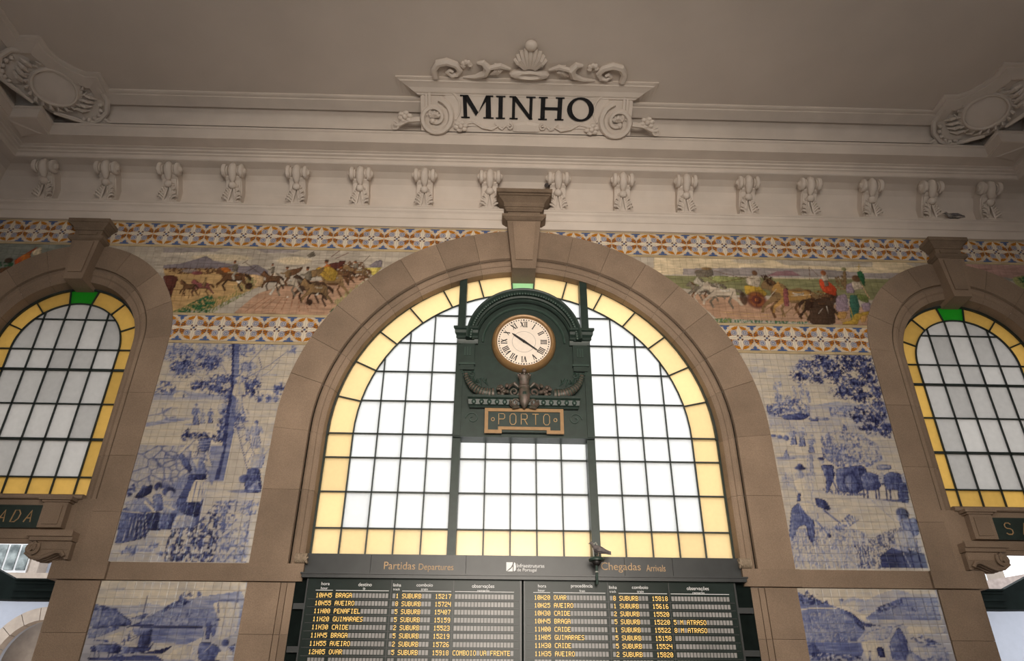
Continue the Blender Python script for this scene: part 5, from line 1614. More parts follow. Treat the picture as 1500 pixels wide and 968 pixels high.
# ------------------------------------------------------------------ painted tile panels
def lin(c): c = np.asarray(c, float)/255; return np.where(c <= .04045, c/12.92, ((c+.055)/1.055)**2.4)
PAL = {k: np.array(v, float) for k, v in dict(sky=(180,168,152), cloud=(214,200,180), lil=(152,142,138), cream=(214,194,160), mtn=(128,118,122), sand=(190,154,104), sand2=(206,172,130), pink=(174,138,112), grn=(104,112,62), grn2=(128,126,88), lgrn=(140,142,92), dgrn=(42,88,56), brn=(98,68,46), dbr=(60,42,32), dbr2=(72,54,42), dun=(128,102,70), tan=(172,132,76), chest=(142,82,46), org=(192,112,50), org2=(190,80,36), ylw=(202,182,92), ylw2=(176,142,58), wine=(132,76,76), wine2=(88,48,42), wine3=(142,106,110), gry=(166,156,140), gry2=(112,102,88), gry3=(132,136,126), ltn=(188,172,152), wht=(218,208,192), red=(182,68,40), lilac=(150,130,142), teal=(54,98,82), pnk2=(212,162,132), pnk3=(176,140,130), drd=(132,86,62)).items()}
TK = np.array((0, .15, .35, .6, .8, 1.0)); TC = np.array(((204,190,168), (184,174,162), (156,156,168), (94,102,142), (56,62,104), (26,29,62)), float)
def col_of(c):
    if isinstance(c, str): return PAL[c]
    return np.array([np.interp(c, TK, TC[:, i]) for i in range(3)])
def tone(c, t):                              # colour c shifted by the tone field t (positive = darker)
    if isinstance(c, str): return PAL[c]*(1-.85*t[..., None])
    q = np.clip(c + t*(.6+.5*c), 0, 1); return np.stack([np.interp(q, TK, TC[:, i]) for i in range(3)], -1)
_rng = np.random.RandomState(5)
def vnoise(h, w_, cell):
    gh, gw = int(h/cell)+3, int(w_/cell)+3; g = _rng.rand(gh, gw)
    y = np.arange(h)/cell; x = np.arange(w_)/cell; yi = y.astype(int); xi = x.astype(int); fy = (y-yi)[:,None]; fx = (x-xi)[None,:]
    fy = fy*fy*(3-2*fy); fx = fx*fx*(3-2*fx)
    return (g[yi][:,xi]*(1-fx)+g[yi][:,xi+1]*fx)*(1-fy) + (g[yi+1][:,xi]*(1-fx)+g[yi+1][:,xi+1]*fx)*fy
def stretch_noise(h, w_, ch, cw):
    k = cw/ch; n = vnoise(h, int(w_/k)+4, ch); xi = np.clip((np.arange(w_)/k), 0, n.shape[1]-2); i = xi.astype(int); f = xi-i
    return n[:, i]*(1-f) + n[:, i+1]*f
def paint(ops, w_, h, ox, base):
    """w_ x h canvas in centimetres; ox shifts the picture's own origin"""
    C = np.zeros((h, w_, 3)); C[:] = base
    yy, xx = np.mgrid[0:h, 0:w_].astype(float); xx -= ox
    n4, n8, n2, n20 = vnoise(h, w_, 4), vnoise(h, w_, 8), vnoise(h, w_, 2.0), vnoise(h, w_, 20)
    hatch = np.clip(vnoise(h, w_, 1.6)*.6 + stretch_noise(h, w_, 6, 2)*.6, 0, 1)
    C *= (1 + (stretch_noise(h, w_, 6, 30)[..., None]-.5)*.10)
    brush = .55*(stretch_noise(h, w_, 5, 2)-.5) + .45*(stretch_noise(h, w_, 1.6, 5)-.5) + .35*(vnoise(h, w_, 1.3)-.5)
    horiz = .6*(stretch_noise(h, w_, 1.8, 14)-.5) + .4*(stretch_noise(h, w_, 4, 24)-.5) + .2*(vnoise(h, w_, 1.3)-.5)
    def edge(m):
        e = np.zeros_like(m)
        e[1:-1, 1:-1] = m[1:-1, 1:-1] - np.minimum.reduce([m[1:-1, 1:-1], m[:-2, 1:-1], m[2:, 1:-1], m[1:-1, :-2], m[1:-1, 2:]])
        return e
    def mask_poly(p):
        p = np.array(p, float).reshape(-1, 2); m = np.zeros((h, w_), bool); n = len(p)
        for i in range(n):
            x0, y0 = p[i-1]; x1, y1 = p[i]
            if y0 == y1: continue
            m ^= ((yy < max(y0, y1)) & (yy >= min(y0, y1))) & (xx < (yy-y0)*(x1-x0)/(y1-y0)+x0)
        return m.astype(float)
    def put(m, c, tex=.16):
        nonlocal C
        k = tone(c, brush*(.28+tex) + (n8-.5)*tex*.5)
        C = C*(1-m[..., None]) + np.clip(k, 0, 255)*m[..., None]
    def putp(p, c):
        """a painted area: small shapes are modelled from light to dark and outlined, wide ones get long strokes"""
        nonlocal C
        q = np.array(p, float).reshape(-1, 2); lo, hi = q.min(0), q.max(0); sz = (hi-lo).max()
        if sz <= 75 and len(q) > 3:
            for _ in range(2): q = np.stack([q*.86+np.roll(q, -1, 0)*.14, q*.14+np.roll(q, -1, 0)*.86], 1).reshape(-1, 2)
        m = mask_poly(q)
        if sz > 75: t = horiz*.42 + (n20-.5)*.12
        else:
            t = brush*.5 + .34*((xx-lo[0])/max(4, hi[0]-lo[0])-.45) + .10*((yy-lo[1])/max(4, hi[1]-lo[1])-.5)
        t = t + edge(m)*(.30 if sz <= 75 else .06)
        C = C*(1-.96*m[..., None]) + np.clip(tone(c, t), 0, 255)*.96*m[..., None]
    for op in ops:
        kd, c, *r = op
        if kd == 'P': putp(r[0], c)
        elif kd == 'E':
            x, y, a, b = r[0]; d = np.hypot((xx-x)/a, (yy-y)/b); m = np.clip((1.08-d)/.25, 0, 1)*.94
            if max(a, b) > 16: put(m*.8, c, .1)
            else: C = C*(1-m[..., None]) + np.clip(tone(c, .28*(xx-x)/a*.8 + .2*np.clip(d-.6, 0, .5) + brush*.4), 0, 255)*m[..., None]
        elif kd == 'B':
            x, y, a, b = r[0]; d = np.hypot((xx-x)/a, (yy-y)/b); put(np.clip((1.25-d)*1.6 + (n4-.5)*2.6 + (n2-.5)*1.4, 0, 1)*np.clip((1.55-d)*3, 0, 1), c, .5)
        elif kd == 'F': put(mask_poly(r[0])*np.clip(.35 + (n4-.42)*3.2 + (n2-.5)*2, 0, 1), c, .4)
        elif kd == 'G': put(mask_poly(r[0])*np.clip((hatch-.5)*4, 0, 1)*.8, c, .3)
        elif kd == 'S':
            m = mask_poly(r[0]); put(m*.9, c)
            px = _rng.rand(420)*w_ - ox; py = _rng.rand(420)*h; d1 = np.full((h, w_), 1e9); d2 = d1.copy()
            for a, b in zip(px, py):
                d = np.hypot((xx-a), (yy-b)*1.15); lt = d < d1; d2 = np.where(lt, d1, np.minimum(d2, d)); d1 = np.where(lt, d, d1)
            e = np.clip((d2-d1)/3.2, 0, 1); put(m*np.clip(.9*e, 0, 1)*.85, max(.05, c-.22)); put(m*(1-e)*.75, min(.9, c+.3))
        elif kd == 'L':
            wd, p = r; p = np.array(p, float).reshape(-1, 2); dm = np.full((h, w_), 1e9)
            for i in range(1, len(p)):
                a, b = p[i-1], p[i]; ab = b-a; L2 = max(ab@ab, 1e-6); t = np.clip(((xx-a[0])*ab[0]+(yy-a[1])*ab[1])/L2, 0, 1)
                dm = np.minimum(dm, np.hypot(xx-a[0]-t*ab[0], yy-a[1]-t*ab[1]))
            put(np.clip(wd*.5+.6-dm, 0, 1), c)
    return lin(np.clip(C, 0, 255))
def sample(img, x, y):
    h, w_ = img.shape[:2]; x = np.clip(x, 0, w_-1.001); y = np.clip(y, 0, h-1.001); i = y.astype(int); j = x.astype(int); fy = (y-i)[:,None]; fx = (x-j)[:,None]
    return (img[i,j]*(1-fx)+img[i,j+1]*fx)*(1-fy) + (img[i+1,j]*(1-fx)+img[i+1,j+1]*fx)*fy
NG = 7
def tile_geo(w_, h, g, ng=NG):
    """a tile with softened edges: grid face proud of the grout plus a skirt; returns local verts (centre origin) and faces"""
    us = np.linspace(0, 1, ng+1); vs = []
    for v in us:
        for u in us: vs.append(((u-.5)*(w_-2*g), -.012 + (.0018 if u in (0, 1) or v in (0, 1) else 0), (v-.5)*(h-2*g)))
    fs = [(r*(ng+1)+c, r*(ng+1)+c+1, (r+1)*(ng+1)+c+1, (r+1)*(ng+1)+c) for r in range(ng) for c in range(ng)]
    n0 = len(vs)
    for u, v in ((0,0),(1,0),(1,1),(0,1)): vs.append(((u-.5)*(w_-2*g), .0, (v-.5)*(h-2*g)))
    cor = [0, ng, (ng+1)**2-1, (ng+1)*ng]
    for k in range(4): fs.append((cor[k], n0+k, n0+(k+1) % 4, cor[(k+1) % 4]))
    return np.array(vs), fs
def colour_mesh(name, vs, fs, cols):
    me = bpy.data.meshes.new(name); me.from_pydata(vs.tolist(), [], fs)
    a = me.color_attributes.new('paint', 'FLOAT_COLOR', 'POINT'); a.data.foreach_set('color', np.concatenate([cols, np.ones((len(cols), 1))], 1).astype(np.float32).ravel())
    me.materials.append(M['tile']); return me
CAM = np.array((-.556, -12.6, 1.65))
def tile_panel(name, label, cat, x0, x1, z0, z1, nx, nz, img, hidden, group=None):
    t = thing(name, label, cat, group)
    tw, th = (x1-x0)/nx, (z1-z0)/nz; vs, fs = tile_geo(tw, th, .0016); lst = []
    for r in range(nz):
        for c in range(nx):
            cx, cz = x0+(c+.5)*tw, z0+(r+.5)*th
            if all(hidden(cx+a*tw/2, cz+b*th/2) for a in (-1,1) for b in (-1,1)): continue
            lst.append((np.linalg.norm(np.array((cx,0,cz))-CAM), cx, cz))
    bk = MB()
    for _, cx, cz in lst: bk.add([(cx+a*tw/2, -.006, cz+b*th/2) for a, b in ((-1,-1),(1,-1),(1,1),(-1,1))], [(0,1,2,3)])
    bk.build('backing', 'grout', t)
    lst.sort(); rest_v, rest_f, rest_c = [], [], []
    for k, (_, cx, cz) in enumerate(lst):
        P = vs + np.array((cx, 0, cz)); cols = sample(img, (P[:,0]-x0)*100, (z1-P[:,2])*100)*(1+_rng.uniform(-.05,.05))
        if k < 300:
            o = link('tile', colour_mesh('tile', vs, fs, cols), t, (cx, -.006, cz))
        else:
            rest_f += [[i+len(rest_v)*len(vs) for i in f] for f in fs]; rest_v.append(P - np.array((0,.006,0))); rest_c.append(cols)
    if rest_v: tag(link('upper_tiles', colour_mesh('upper_tiles', np.concatenate(rest_v), rest_f, np.concatenate(rest_c)), t), kind='stuff')
    return t
def in_c(x, z): return (abs(x) < 4.6 and z < 6.6) or math.hypot(x, z-6.59) < 4.6
def in_s(x, z): return math.hypot(abs(x)-SX, z-8.48) < 2.1 or (abs(abs(x)-SX) < 2.1 and z < 8.48)
hid = lambda x, z: in_c(x, z) or in_s(x, z)
big = lambda k, ox: paint(PAINT[k], 324, 422, ox, col_of(.13))
low = lambda k: paint(PAINT[k], 242, 184, 0, col_of(.3))
tile_panel('tile_mural', 'blue and white tile picture of grape pickers under a tree with a ladder', 'mural', -7.04, -3.82, 4.132, 8.34, 23, 30, big('L', 0), hid)
tile_panel('tile_mural', 'blue and white tile picture of reapers and an ox cart of hay', 'mural', 3.82, 7.04, 4.132, 8.34, 23, 30, big('R', 84), hid)
tile_panel('tile_mural', 'blue and white tile picture of a river with sailing boats and ox cart', 'mural', -7.05, -4.63, 2.01, 3.83, 17, 13, low('A'), lambda x, z: z < 2.3)
tile_panel('tile_mural', 'blue and white tile picture of a hillside river and watermill', 'mural', 4.63, 7.05, 2.01, 3.83, 17, 13, low('C'), lambda x, z: z < 2.3)
FZ0, FZ1 = 9.04, 10.65
fz = lambda k, w_, ox: paint(PAINT[k], w_, 166, ox, PAL['sky'])
tile_panel('tile_frieze', 'coloured tile frieze of charging horsemen beside the big arch', 'mural', -8.98, -1.98, FZ0, FZ1, 50, 12, fz('FL', 702, 123), hid)
tile_panel('tile_frieze', 'coloured tile frieze of a Roman chariot and golden horse team', 'mural', 1.98, 8.98, FZ0, FZ1, 50, 12, fz('FR', 702, 42), hid)
tile_panel('tile_frieze', 'coloured tile frieze with orange banner beyond the ENTRADA arch', 'mural', -11.75, -9.4, FZ0, FZ1, 17, 12, fz('FM', 238, 0), hid)
tile_panel('tile_frieze', 'coloured tile frieze with pinkish sky beyond the SAIDA arch', 'mural', 9.4, 11.75, FZ0, FZ1, 17, 12, fz('FN', 238, -40), hid)
# ornamental border tiles: quarter of a star-in-circle motif, four mirror variants
def motif(u, v):
    W_, OR, BL, BR, PE = (206,190,168), (176,112,28), (78,98,140), (92,60,58), (204,164,120); r = math.hypot(u, v); a = math.degrees(math.atan2(v, u))
    c = W_
    if r > 1.0:
        d = (1-u)+(1-v)
        if min(1-u, 1-v) < .10 and d < .40: c = BL
        if math.hypot(u-.93, v-.86) < .10 or math.hypot(u-.86, v-.93) < .07 or (u > .94 and v > .70): c = BL
        if abs(u-v) < .05 and r < 1.22: c = PE
    else:
        if .70 < r < .96:
            c = OR if (a > 52 or a < 36) else PE
            if .70 < r < .75 and int(a/6) % 2: c = BR
        elif .56 < r < .70: c = PE if int(a/9) % 2 else W_
        if r > .5 and a < 26 and a > 6: c = OR if int((a-6)/5) % 2 == 0 else ((206,190,168) if r < .62 else BR)
        q = math.hypot(u-.40, v-.40)
        if q < .215: c = (96,112,150) if q > .165 else (W_ if q > .12 else ((96,112,150) if q > .05 else W_))
        elif q < .25: c = W_
        if r < .27 and 22 < a < 68: c = BR
    lens = lambda t, s: s < .135*max(0, math.sin(math.pi*min(1, t)))**.8
    if lens(u, v) or lens(v, u): c = (222, 208, 186)
    if r < .05: c = BL
    return c
TW, NB = .27575, 20
def border_mesh(sx, sz, th):
    vs, fs = tile_geo(TW, th, .002, NB)
    cols = []
    for x, y, z in vs:
        u = (x/(TW-.004)+.5); v = z/(th-.004)+.5
        cols.append(lin(np.array(motif(u if sx > 0 else 1-u, v if sz > 0 else 1-v))))
    return colour_mesh('border_tile', vs, fs, np.array(cols))
def border(label, z0, z1, xa, xb, skip):
    t = thing('tile_border', label, 'tile border'); th = (z1-z0)/2
    ms = {(a, b): border_mesh(a, b, th) for a in (-1, 1) for b in (-1, 1)}
    MB().box(xa, xb, -.006, 0, z0, z1).build('backing', 'grout', t)
    for z in (z0-.062, z1):
        k = int((xb-xa)/.55)+1
        for i in range(k):
            a = xa+(xb-xa)*i/k; b_ = xa+(xb-xa)*(i+1)/k
            if not (skip(a, z) and skip(b_, z)): MB().box(a+.002, b_-.002, -.016, 0, z+.003, z+.059).build('tan_strip_tile', 'tan', t)
    for i in range(math.floor(xa/TW), math.ceil(xb/TW)):
        cx = (i+.5)*TW
        if cx-TW/2 < xa-.15 or cx+TW/2 > xb+.15: continue
        sx = 1 if i % 2 == 0 else -1
        for sz in (-1, 1):
            cz = (z0+z1)/2 + sz*th/2
            if all(skip(cx+a*TW/2, cz+b*th/2) for a in (-1,1) for b in (-1,1)): continue
            link('border_tile', ms[(sx, sz)], t, (cx, -.006, cz))
border('long band of orange and blue star tiles under the white fascia', 10.715, 11.272, -11.72, 11.72, hid)
border('short band of star tiles above the grape picking picture', 8.405, 8.978, -7.30, -3.80, hid)
border('short band of star tiles above the hay cart picture', 8.405, 8.978, 3.80, 7.30, hid)

# ------------------------------------------------------------------ MINHO cartouche on the cove
CT = thing('name_cartouche', 'scrolled plaster cartouche with black MINHO letters at the ceiling edge', 'cartouche')
v_ = Vector((0, -.796, .605)); w_v = Vector((1,0,0)).cross(v_)
PL = Matrix(((1, v_.x, w_v.x, 0.01), (0, v_.y, w_v.y, -1.18), (0, v_.z, w_v.z, 13.085), (0, 0, 0, 1)))   # local (u, v, w) on the sloping plate
CE = Matrix(((1, 0, 0, 0.03), (0, -1, 0, -2.18), (0, 0, -1, 13.62), (0, 0, 0, 1)))                       # local frame on the ceiling in front of the hood
class LB(MB):
    def slab(s, poly, w0, w1):
        n = len(poly); s.add([(x, y, w0) for x, y in poly] + [(x, y, w1) for x, y in poly], [tuple(range(n)), tuple(range(2*n-1, n-1, -1))] + [(i, (i+1) % n, (i+1) % n+n, i+n) for i in range(n)]); return s
LB(PL).slab([(-2.28,-.02),(2.28,-.02),(2.28,.86),(-2.28,.86)], -.10, .02).build('plate', 'plaster', CT)
LB(PL).slab([(-1.75,.10),(1.75,.10),(1.75,.84),(-1.75,.84)], .0, .045).build('raised_field', 'plaster', CT)
for s in (-1, 1):
    for k in range(3): LB(PL).slab([(s*(2.06+.07*k),.30),(s*(2.11+.07*k),.30),(s*(2.11+.07*k),.86),(s*(2.06+.07*k),.86)], .0, .07-.015*k).build('side_fillet', 'plaster', CT)
hp = [(1.62,13.60,2.26),(1.76,13.50,2.30),(1.80,13.485,2.33),(1.82,13.50,2.36),(1.86,13.50,2.40),(1.95,13.54,2.52),(2.06,13.555,2.64),(2.10,13.555,2.68),(2.11,13.575,2.70),(2.18,13.58,2.77),(2.18,13.625,2.77)]
b = MB(); b.loft([[(-x, -p, z), (x, -p, z), (x*.98, -1.6, 13.625), (-x*.98, -1.6, 13.625)] for p, z, x in hp]); b.build('hood', 'plaster', CT)
def spiral(bd, cx, cy, r0, r1, a0, turns, rad, w0=.06, n=30, sx=1, lift=0):
    pts = []; rr = []
    for k in range(n+1):
        t = k/n; a = R_(a0 + 360*turns*t); r = r0+(r1-r0)*t; pts.append((cx+sx*r*math.cos(a), cy+r*math.sin(a), w0+lift*t)); rr.append(rad*(1-.45*t))
    bd.tube(pts, rr, 6); bd.ball(pts[-1], rad*.9, 8, 5)
for s in (-1, 1):
    b = LB(PL); spiral(b, s*1.98, .27, .40, .09, 75, -1.55, .075, .06, 34, -s); b.build('side_scroll', 'plaster', CT, smooth=True)
    b = LB(PL); spiral(b, s*1.80, .45, .42, .34, 100, -.38, .035, .05, 14, -s); b.build('scroll_fillet', 'plaster', CT, smooth=True)
    b = LB(PL); b.tube([(s*2.30,.22,.05),(s*2.55,.20,.05),(s*2.75,.10,.05),(s*2.86,.10,.05)], [.06,.06,.045,.03], 6); spiral(b, s*2.86, .08, .11, .03, 90, 1.0, .035, .05, 14, s); b.build('tail_scroll', 'plaster', CT, smooth=True)
    for cx_, cy_ in ((2.62, .27), (1.42, .10)):
        b = LB(PL)
        for k in range(6):
            a = R_(60*k+15); b.ball((s*cx_+.10*math.cos(a), cy_+.08*math.sin(a), .07), (.07,.055,.05), 7, 5)
        b.ball((s*cx_, cy_, .10), .06, 8, 5); b.build('rosette', 'plaster', CT, smooth=True)
    b = LB(PL)
    for k in range(5):
        a = R_(30+30*k); b.tube([(s*1.98,.27,.06),(s*1.98+.09*math.cos(a),.27+.07*math.sin(a),.10),(s*1.98+.15*math.cos(a),.27+.13*math.sin(a),.06)], [.02,.045,.012], 5)
    b.build('scroll_leaf', 'plaster', CT, smooth=True)
    b = LB(PL); b.tube([(s*1.35,.14,.05),(s*1.15,.20,.05),(s*.95,.10,.06),(s*.75,.06,.06),(s*.62,.12,.05),(s*.70,.17,.05)], [.02,.035,.045,.04,.03,.015], 6)
    b.tube([(s*.60,.10,.05),(s*.52,.06,.05),(s*.45,.12,.05)], [.03,.03,.015], 5); b.build('foot_flourish', 'plaster', CT, smooth=True)
    b = LB(PL); spiral(b, s*.36, .12, .075, .02, 90, 1.1, .028, .06, 14, s); b.build('foot_volute', 'plaster', CT, smooth=True)
    # crest on the ceiling
    b = LB(CE); b.tube([(s*1.95,.02,.05),(s*1.97,.22,.05),(s*1.88,.38,.06),(s*1.70,.43,.06),(s*1.52,.36,.06),(s*1.44,.22,.06),(s*1.50,.10,.06),(s*1.62,.08,.06),(s*1.70,.16,.06),(s*1.64,.22,.07),(s*1.58,.18,.08)], [.075,.075,.08,.08,.075,.065,.055,.05,.045,.04,.03], 7); b.build('crest_volute', 'plaster', CT, smooth=True)
    b = LB(CE)
    for k in range(5):
        a = R_(50*k); b.ball((s*(1.30)+.07*math.cos(a), .36+.07*math.sin(a), .06), (.06,.06,.05), 6, 4)
    b.build('crest_rosette', 'plaster', CT, smooth=True)
    b = LB(CE); b.tube([(s*1.38,.03,.04),(s*1.12,.06,.06),(s*.92,.16,.08),(s*.86,.32,.09),(s*.96,.44,.08),(s*1.08,.42,.06)], [.02,.05,.08,.09,.07,.03], 7)
    for k in range(3): b.tube([(s*(.80-.06*k),.14,.06),(s*(.70-.05*k),.26,.08),(s*(.72-.03*k),.42,.07)], [.03,.05,.02], 5)
    b.tube([(s*.86,.32,.1),(s*.60,.40,.1),(s*.40,.30,.08)], [.05,.06,.03], 6); b.build('crest_acanthus', 'plaster', CT, smooth=True)
b = LB(CE)
for k in range(9):
    a = R_(18+18*k); b.tube([(.10*math.cos(a), .30+.05*math.sin(a), .10),(.26*math.cos(a), .44+.24*math.sin(a), .13),(.34*math.cos(a), .44+.40*math.sin(a), .08)], [.03,.06,.04], 6)
b.build('crest_shell', 'plaster', CT, smooth=True)
LB(CE).ball((0,.90,.10), (.13,.13,.09), 12, 7).build('crest_ball', 'plaster', CT, smooth=True)
b = LB(CE); b.loft([[(.42*q*math.cos(a), .17+.12*q*math.sin(a), w0) for a in [2*math.pi*i/20 for i in range(20)]] for w0, q in ((0,.9),(.06,1.0),(.13,.9),(.15,.6),(.11,.3))]); b.build('crest_bowl', 'plaster', CT, smooth=True)
LB(PL).loft([[(x, y, w0) for x, y in ((-.30*q,.02),(.30*q,.02),(.30*q,.02+.17*q),(0,.02+.22*q),(-.30*q,.02+.17*q))] for w0, q in ((0,1),(.05,.95),(.07,.7))]).build('foot_shield', 'plaster', CT)
# letters: serifed capitals
def letter(polys, x, wd, nm='letter'):
    b = LB(PL); H = .475; z0 = .275
    for p in polys: b.slab([(x+u*wd, z0+v*H) for u, v in p], .04, .075)
    b.build(nm, 'letter', CT)
S_ = .055
def stem(x, w_=.17, s=.07): return [[(x-w_/2,0),(x+w_/2,0),(x+w_/2,1),(x-w_/2,1)], [(x-w_/2-s,0),(x+w_/2+s,0),(x+w_/2+s,S_),(x-w_/2-s,S_)], [(x-w_/2-s,1-S_),(x+w_/2+s,1-S_),(x+w_/2+s,1),(x-w_/2-s,1)]]
letter([[(.08,0),(.20,0),(.17,1),(.05,1)],[(.05,1),(.22,1),(.56,.26),(.48,.10)],[(.48,.10),(.56,.26),(.80,1),(.93,1)][::1],[(.80,0),(.98,0),(.95,1),(.80,1)],[(0,0),(.28,0),(.28,S_),(0,S_)],[(.72,0),(1.06,0),(1.06,S_),(.72,S_)],[(-.04,1-S_),(.2,1-S_),(.2,1),(-.04,1)],[(.82,1-S_),(1.04,1-S_),(1.04,1),(.82,1)]], -1.41, .66)
letter(stem(.5, .34, .2), -.70, .27)
letter([[(.10,0),(.22,0),(.22,1),(.10,1)],[(.05,1),(.25,1),(.95,.02),(.80,.0)],[(.80,0),(.92,0),(.92,1),(.80,1)],[(0,0),(.34,0),(.34,S_),(0,S_)],[(-.02,1-S_),(.2,1-S_),(.2,1),(-.02,1)],[(.66,1-S_),(1.04,1-S_),(1.04,1),(.66,1)]], -.37, .53)
letter([[(.10,0),(.27,0),(.27,1),(.10,1)],[(.75,0),(.92,0),(.92,1),(.75,1)],[(.2,.44),(.8,.44),(.8,.56),(.2,.56)]] + [[(a,c),(a+.34,c),(a+.34,c+S_),(a,c+S_)] for a in (.02,.66) for c in (0, 1-S_)], .24, .56)
b = LB(PL); n = 28; oc = (1.155, .51)
b.loft([[(oc[0]+.29*math.cos(a), oc[1]+.25*math.sin(a), .04), (oc[0]+.29*math.cos(a), oc[1]+.25*math.sin(a), .075), (oc[0]+.185*math.cos(a+.12), oc[1]+.205*math.sin(a+.0), .075), (oc[0]+.185*math.cos(a+.12), oc[1]+.205*math.sin(a), .04)] for a in [2*math.pi*i/n for i in range(n+1)]], cap=False); b.build('letter', 'letter', CT)

# ------------------------------------------------------------------ corner medallions
for s in (-1, 1):
    t = thing('corner_medallion', 'oval plaster medallion with beaded scrolls in the ceiling corner above the %s arch' % ('ENTRADA' if s < 0 else 'SAIDA'), 'medallion')
    u = Vector((.7071, .7071, 0)); v = Vector((.612, -.612, .5)); w0 = u.cross(v); c = Vector((-9.90, -1.83, 13.37))
    Mx = Matrix(((u.x, v.x, w0.x, c.x), (u.y, v.y, w0.y, c.y), (u.z, v.z, w0.z, c.z), (0,0,0,1)))
    if s > 0: Mx = Matrix.Diagonal((-1, 1, 1, 1)) @ Mx
    ring = lambda r, w1, rad, n=36: [(r*1.18*math.cos(2*math.pi*i/n), r*math.sin(2*math.pi*i/n), w1) for i in range(n)]
    b = LB(Mx); b.loft([[(x, y, w1) for x, y, _ in ring(r, 0, 0)] for r, w1 in ((.44,-.25),(.44,-.02),(.37,.02),(.32,.0),(.16,.05),(.01,.06))]); b.build('oval_field', 'plaster', t, smooth=True)
    LB(Mx).tube(ring(.355, .03, .03), .032, 6, closed=True).build('oval_rim', 'plaster', t, smooth=True)
    b = LB(Mx); b.loft([[(x*2.3, y*1.32-.03, w1) for x, y, _ in ring(r, 0, 0)] for r, w1 in ((.44,-.3),(.43,-.13),(.40,-.10),(.01,-.10))]); b.build('added_backing', 'plaster', t)
    b = LB(Mx)
    for k in range(22):
        a = 2*math.pi*k/22; b.tube([(.46*math.cos(a), .39*math.sin(a), -.02), (.54*math.cos(a+.08), .455*math.sin(a+.08), .03), (.60*math.cos(a+.22), .50*math.sin(a+.22), -.03)], [.02,.035,.012], 5)
    tag(b.build('leaf_wreath', 'plaster', t, smooth=True), kind='stuff')
    for q in (-1, 1):
        b = LB(Mx); b.tube([(q*.30,.50,-.02),(q*.45,.56,.0),(q*.62,.52,.02),(q*.74,.40,.02)], [.05,.08,.09,.06], 7); b.build('upper_scroll', 'plaster', t, smooth=True)
        b = LB(Mx); b.tube([(q*.70,.44,.0),(q*.92,.30,.0),(q*1.02,.06,.0),(q*.98,-.18,.0),(q*.84,-.36,.0),(q*.62,-.42,.0),(q*.42,-.46,.0),(q*.2,-.52,.0)], [.05,.06,.06,.06,.055,.05,.045,.03], 7); b.build('side_scroll', 'plaster', t, smooth=True)
        b = LB(Mx); b.loft([[(q*(.72+.26*k*math.cos(a)), -.03+.36*k*math.sin(a), w1) for a in [2*math.pi*i/18 for i in range(18)]] for w1, k in ((-.25,1),(-.04,.95),(-.03,.1))]); b.build('side_field', 'plaster', t)
        for k in range(6):
            a = R_(-85 + 26*k); LB(Mx).ball((q*(.70+.22*math.cos(a)), -.06+.27*math.sin(a), .0), .052, 8, 5).build('bead', 'plaster', t, smooth=True)
        b = LB(Mx)
        for k in range(4):
            b.tube([(q*.50,-.10+.12*k-.1,.0),(q*.62,-.06+.12*k-.1,.05),(q*.74,.02+.10*k-.1,.0)], [.03,.05,.02], 5)
        b.build('leaf_spray', 'plaster', t, smooth=True)
        b = LB(Mx)
        for k in range(5): b.tube([(q*1.0,-.10-.03*k,.0),(q*(1.13+.03*k),-.10-.07*k,.03),(q*(1.30+.02*k),-.02-.13*k,-.02)], [.03,.045,.015], 5)
        b.build('end_sprig', 'plaster', t, smooth=True)
    b = LB(Mx)
    for k in range(9): b.ball((-.40+.10*k, .545-.012*abs(k-4)*abs(k-4)*.4, .0), (.06,.05,.05), 7, 5)
    tag(b.build('crest_garland', 'plaster', t, smooth=True), kind='stuff')

# ------------------------------------------------------------------ outside, seen through the side doorways
tag(MB().box(-40, 40, .5, 60, -.35, -.05).build('pavement_outside', 'outstone'), 'pale platform paving outside the doorways', 'pavement', kind='structure')
for s in (-1, 1):
    side = 'ENTRADA' if s < 0 else 'SAIDA'
    cn = thing('platform_canopy', 'black green iron canopy beam outside the %s doorway' % side, 'canopy')
    xo = lambda a: s*a
    MB().box(*sorted((xo(6.5), xo(10.9))), 3.9, 4.2, 4.10, 4.50).build('canopy_beam', 'canopy', cn)
    MB().loft([[(xo(10.9), y, z) for y, z in ((3.9,4.10),(4.2,4.10),(4.2,4.50),(3.9,4.50))], [(xo(14.5), y, z) for y, z in ((3.9,4.16),(4.2,4.16),(4.2,6.1),(3.9,6.1))]]).build('gable_beam', 'canopy', cn)
    for k, z in enumerate((4.14, 4.27, 4.42)): MB().box(*sorted((xo(6.5), xo(10.9))), 3.86, 3.92, z, z+.05).build('beam_moulding', 'canopy', cn)
    MB().box(*sorted((xo(6.5), xo(10.9))), 3.80, 4.25, 4.48, 4.52).build('gutter', 'canopy', cn)
    MB().box(*sorted((xo(6.6), xo(6.8))), 3.95, 4.15, -.05, 4.1).build('canopy_post', 'canopy', cn)
    # eave outside, unseen, added to darken the side window's upper panes
    ev = MB().box(s*SX-2.6, s*SX+2.6, .54, 3.2, 10.0, 10.25).build('daylight_blocker', 'canopy')
    tag(ev, 'unseen dark eave outside above the side window over %s' % side, 'blocker')
ab = thing('arcade_wall', 'white rendered wall with a stone arch beyond the ENTRADA doorway', 'building')
cxa = -12.15
wl = wall_with_holes('wall_face', -22, -11.0, 5.35, [(cxa-.15, 1.15, 0, 3.1, 1.15)], 8.0, 8.4, 'outwhite'); wl.parent = ab
MB().loft([[(x, y, z) for y, z in ((8.1,4.75),(7.86,4.78),(7.80,5.0),(7.72,5.05),(7.72,5.35),(8.1,5.35))] for x in (-22, -10.9)]).build('stone_cornice', 'outstone', ab)
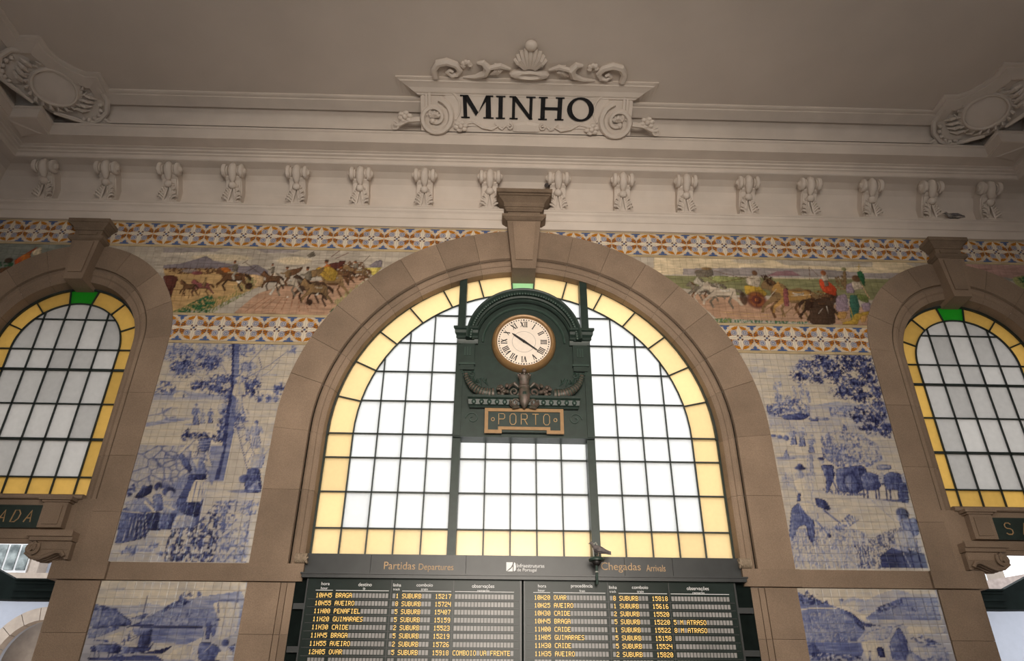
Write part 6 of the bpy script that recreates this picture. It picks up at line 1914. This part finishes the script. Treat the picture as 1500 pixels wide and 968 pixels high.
for a0 in range(0, 180, 20):
    MB().prism(seg_poly(cxa-.15, 3.1, 1.10, 1.42, a0+.4, a0+19.6, 4), 7.93, 8.2).build('arch_stone', 'outstone', ab)
MB().box(-14.2, -11.1, 8.9, 9.1, 0, 4.6).build('arch_back_wall', 'outstone', ab)
fb = thing('street_building', 'beige rendered building with tall white sash window beyond the canopy', 'building')
MB().box(-30, -15.35, 12.0, 20, 0, 13).build('wall_body', 'outbeige', fb); MB().box(-15.35, -13.9, 12.35, 20, 0, 13).build('white_bay', 'outwhite', fb); MB().box(-13.9, -8, 12.1, 20, 0, 8.2).build('pilaster', 'outbeige', fb)
MB().box(-15.62, -15.34, 11.85, 12.4, 0, 13).build('corner_strip', 'outstone', fb)
wn = MB().box(-17.3, -15.75, 11.94, 12.02, 5.2, 9.0).build('window', 'wframe', fb)
for c0 in range(4):
    for r0 in range(4): MB().box(-17.25+c0*.385, -17.25+c0*.385+.30, 11.90, 11.95, 5.3+r0*.9, 5.3+r0*.9+.8).build('pane', 'darkpane', wn)
rb = thing('street_building', 'beige building with two small white framed windows beyond the SAIDA doorway', 'building')
MB().prism([(8, 0), (17.0, 0), (16.75, 7.9), (8, 7.9)], 12.0, 20).build('wall_body', 'outbeige', rb)
for k in range(2):
    f = MB().box(15.0+k*.62, 15.5+k*.62, 11.93, 12.02, 6.0, 6.78).build('window', 'wframe', rb)
    for c0 in range(2): MB().box(15.05+k*.62+c0*.21, 15.05+k*.62+c0*.21+.18, 11.90, 11.94, 6.06, 6.72).build('pane', 'darkpane', f)
rw = thing('arcade_wall', 'plain white wall under a sloping pinkish roof beyond the SAIDA doorway', 'building')
MB().prism([(9.5, 0), (24, 0), (24, 6.6), (11.0, 4.75), (9.5, 4.6)], 8.0, 8.4).build('wall_face', 'outwhite', rw)
MB().prism([(9.5, 4.6), (11.0, 4.75), (24, 6.6), (24, 7.2), (11.0, 5.05), (9.5, 4.9)], 7.6, 9.2).build('sloping_roof', 'rooftile', rw)
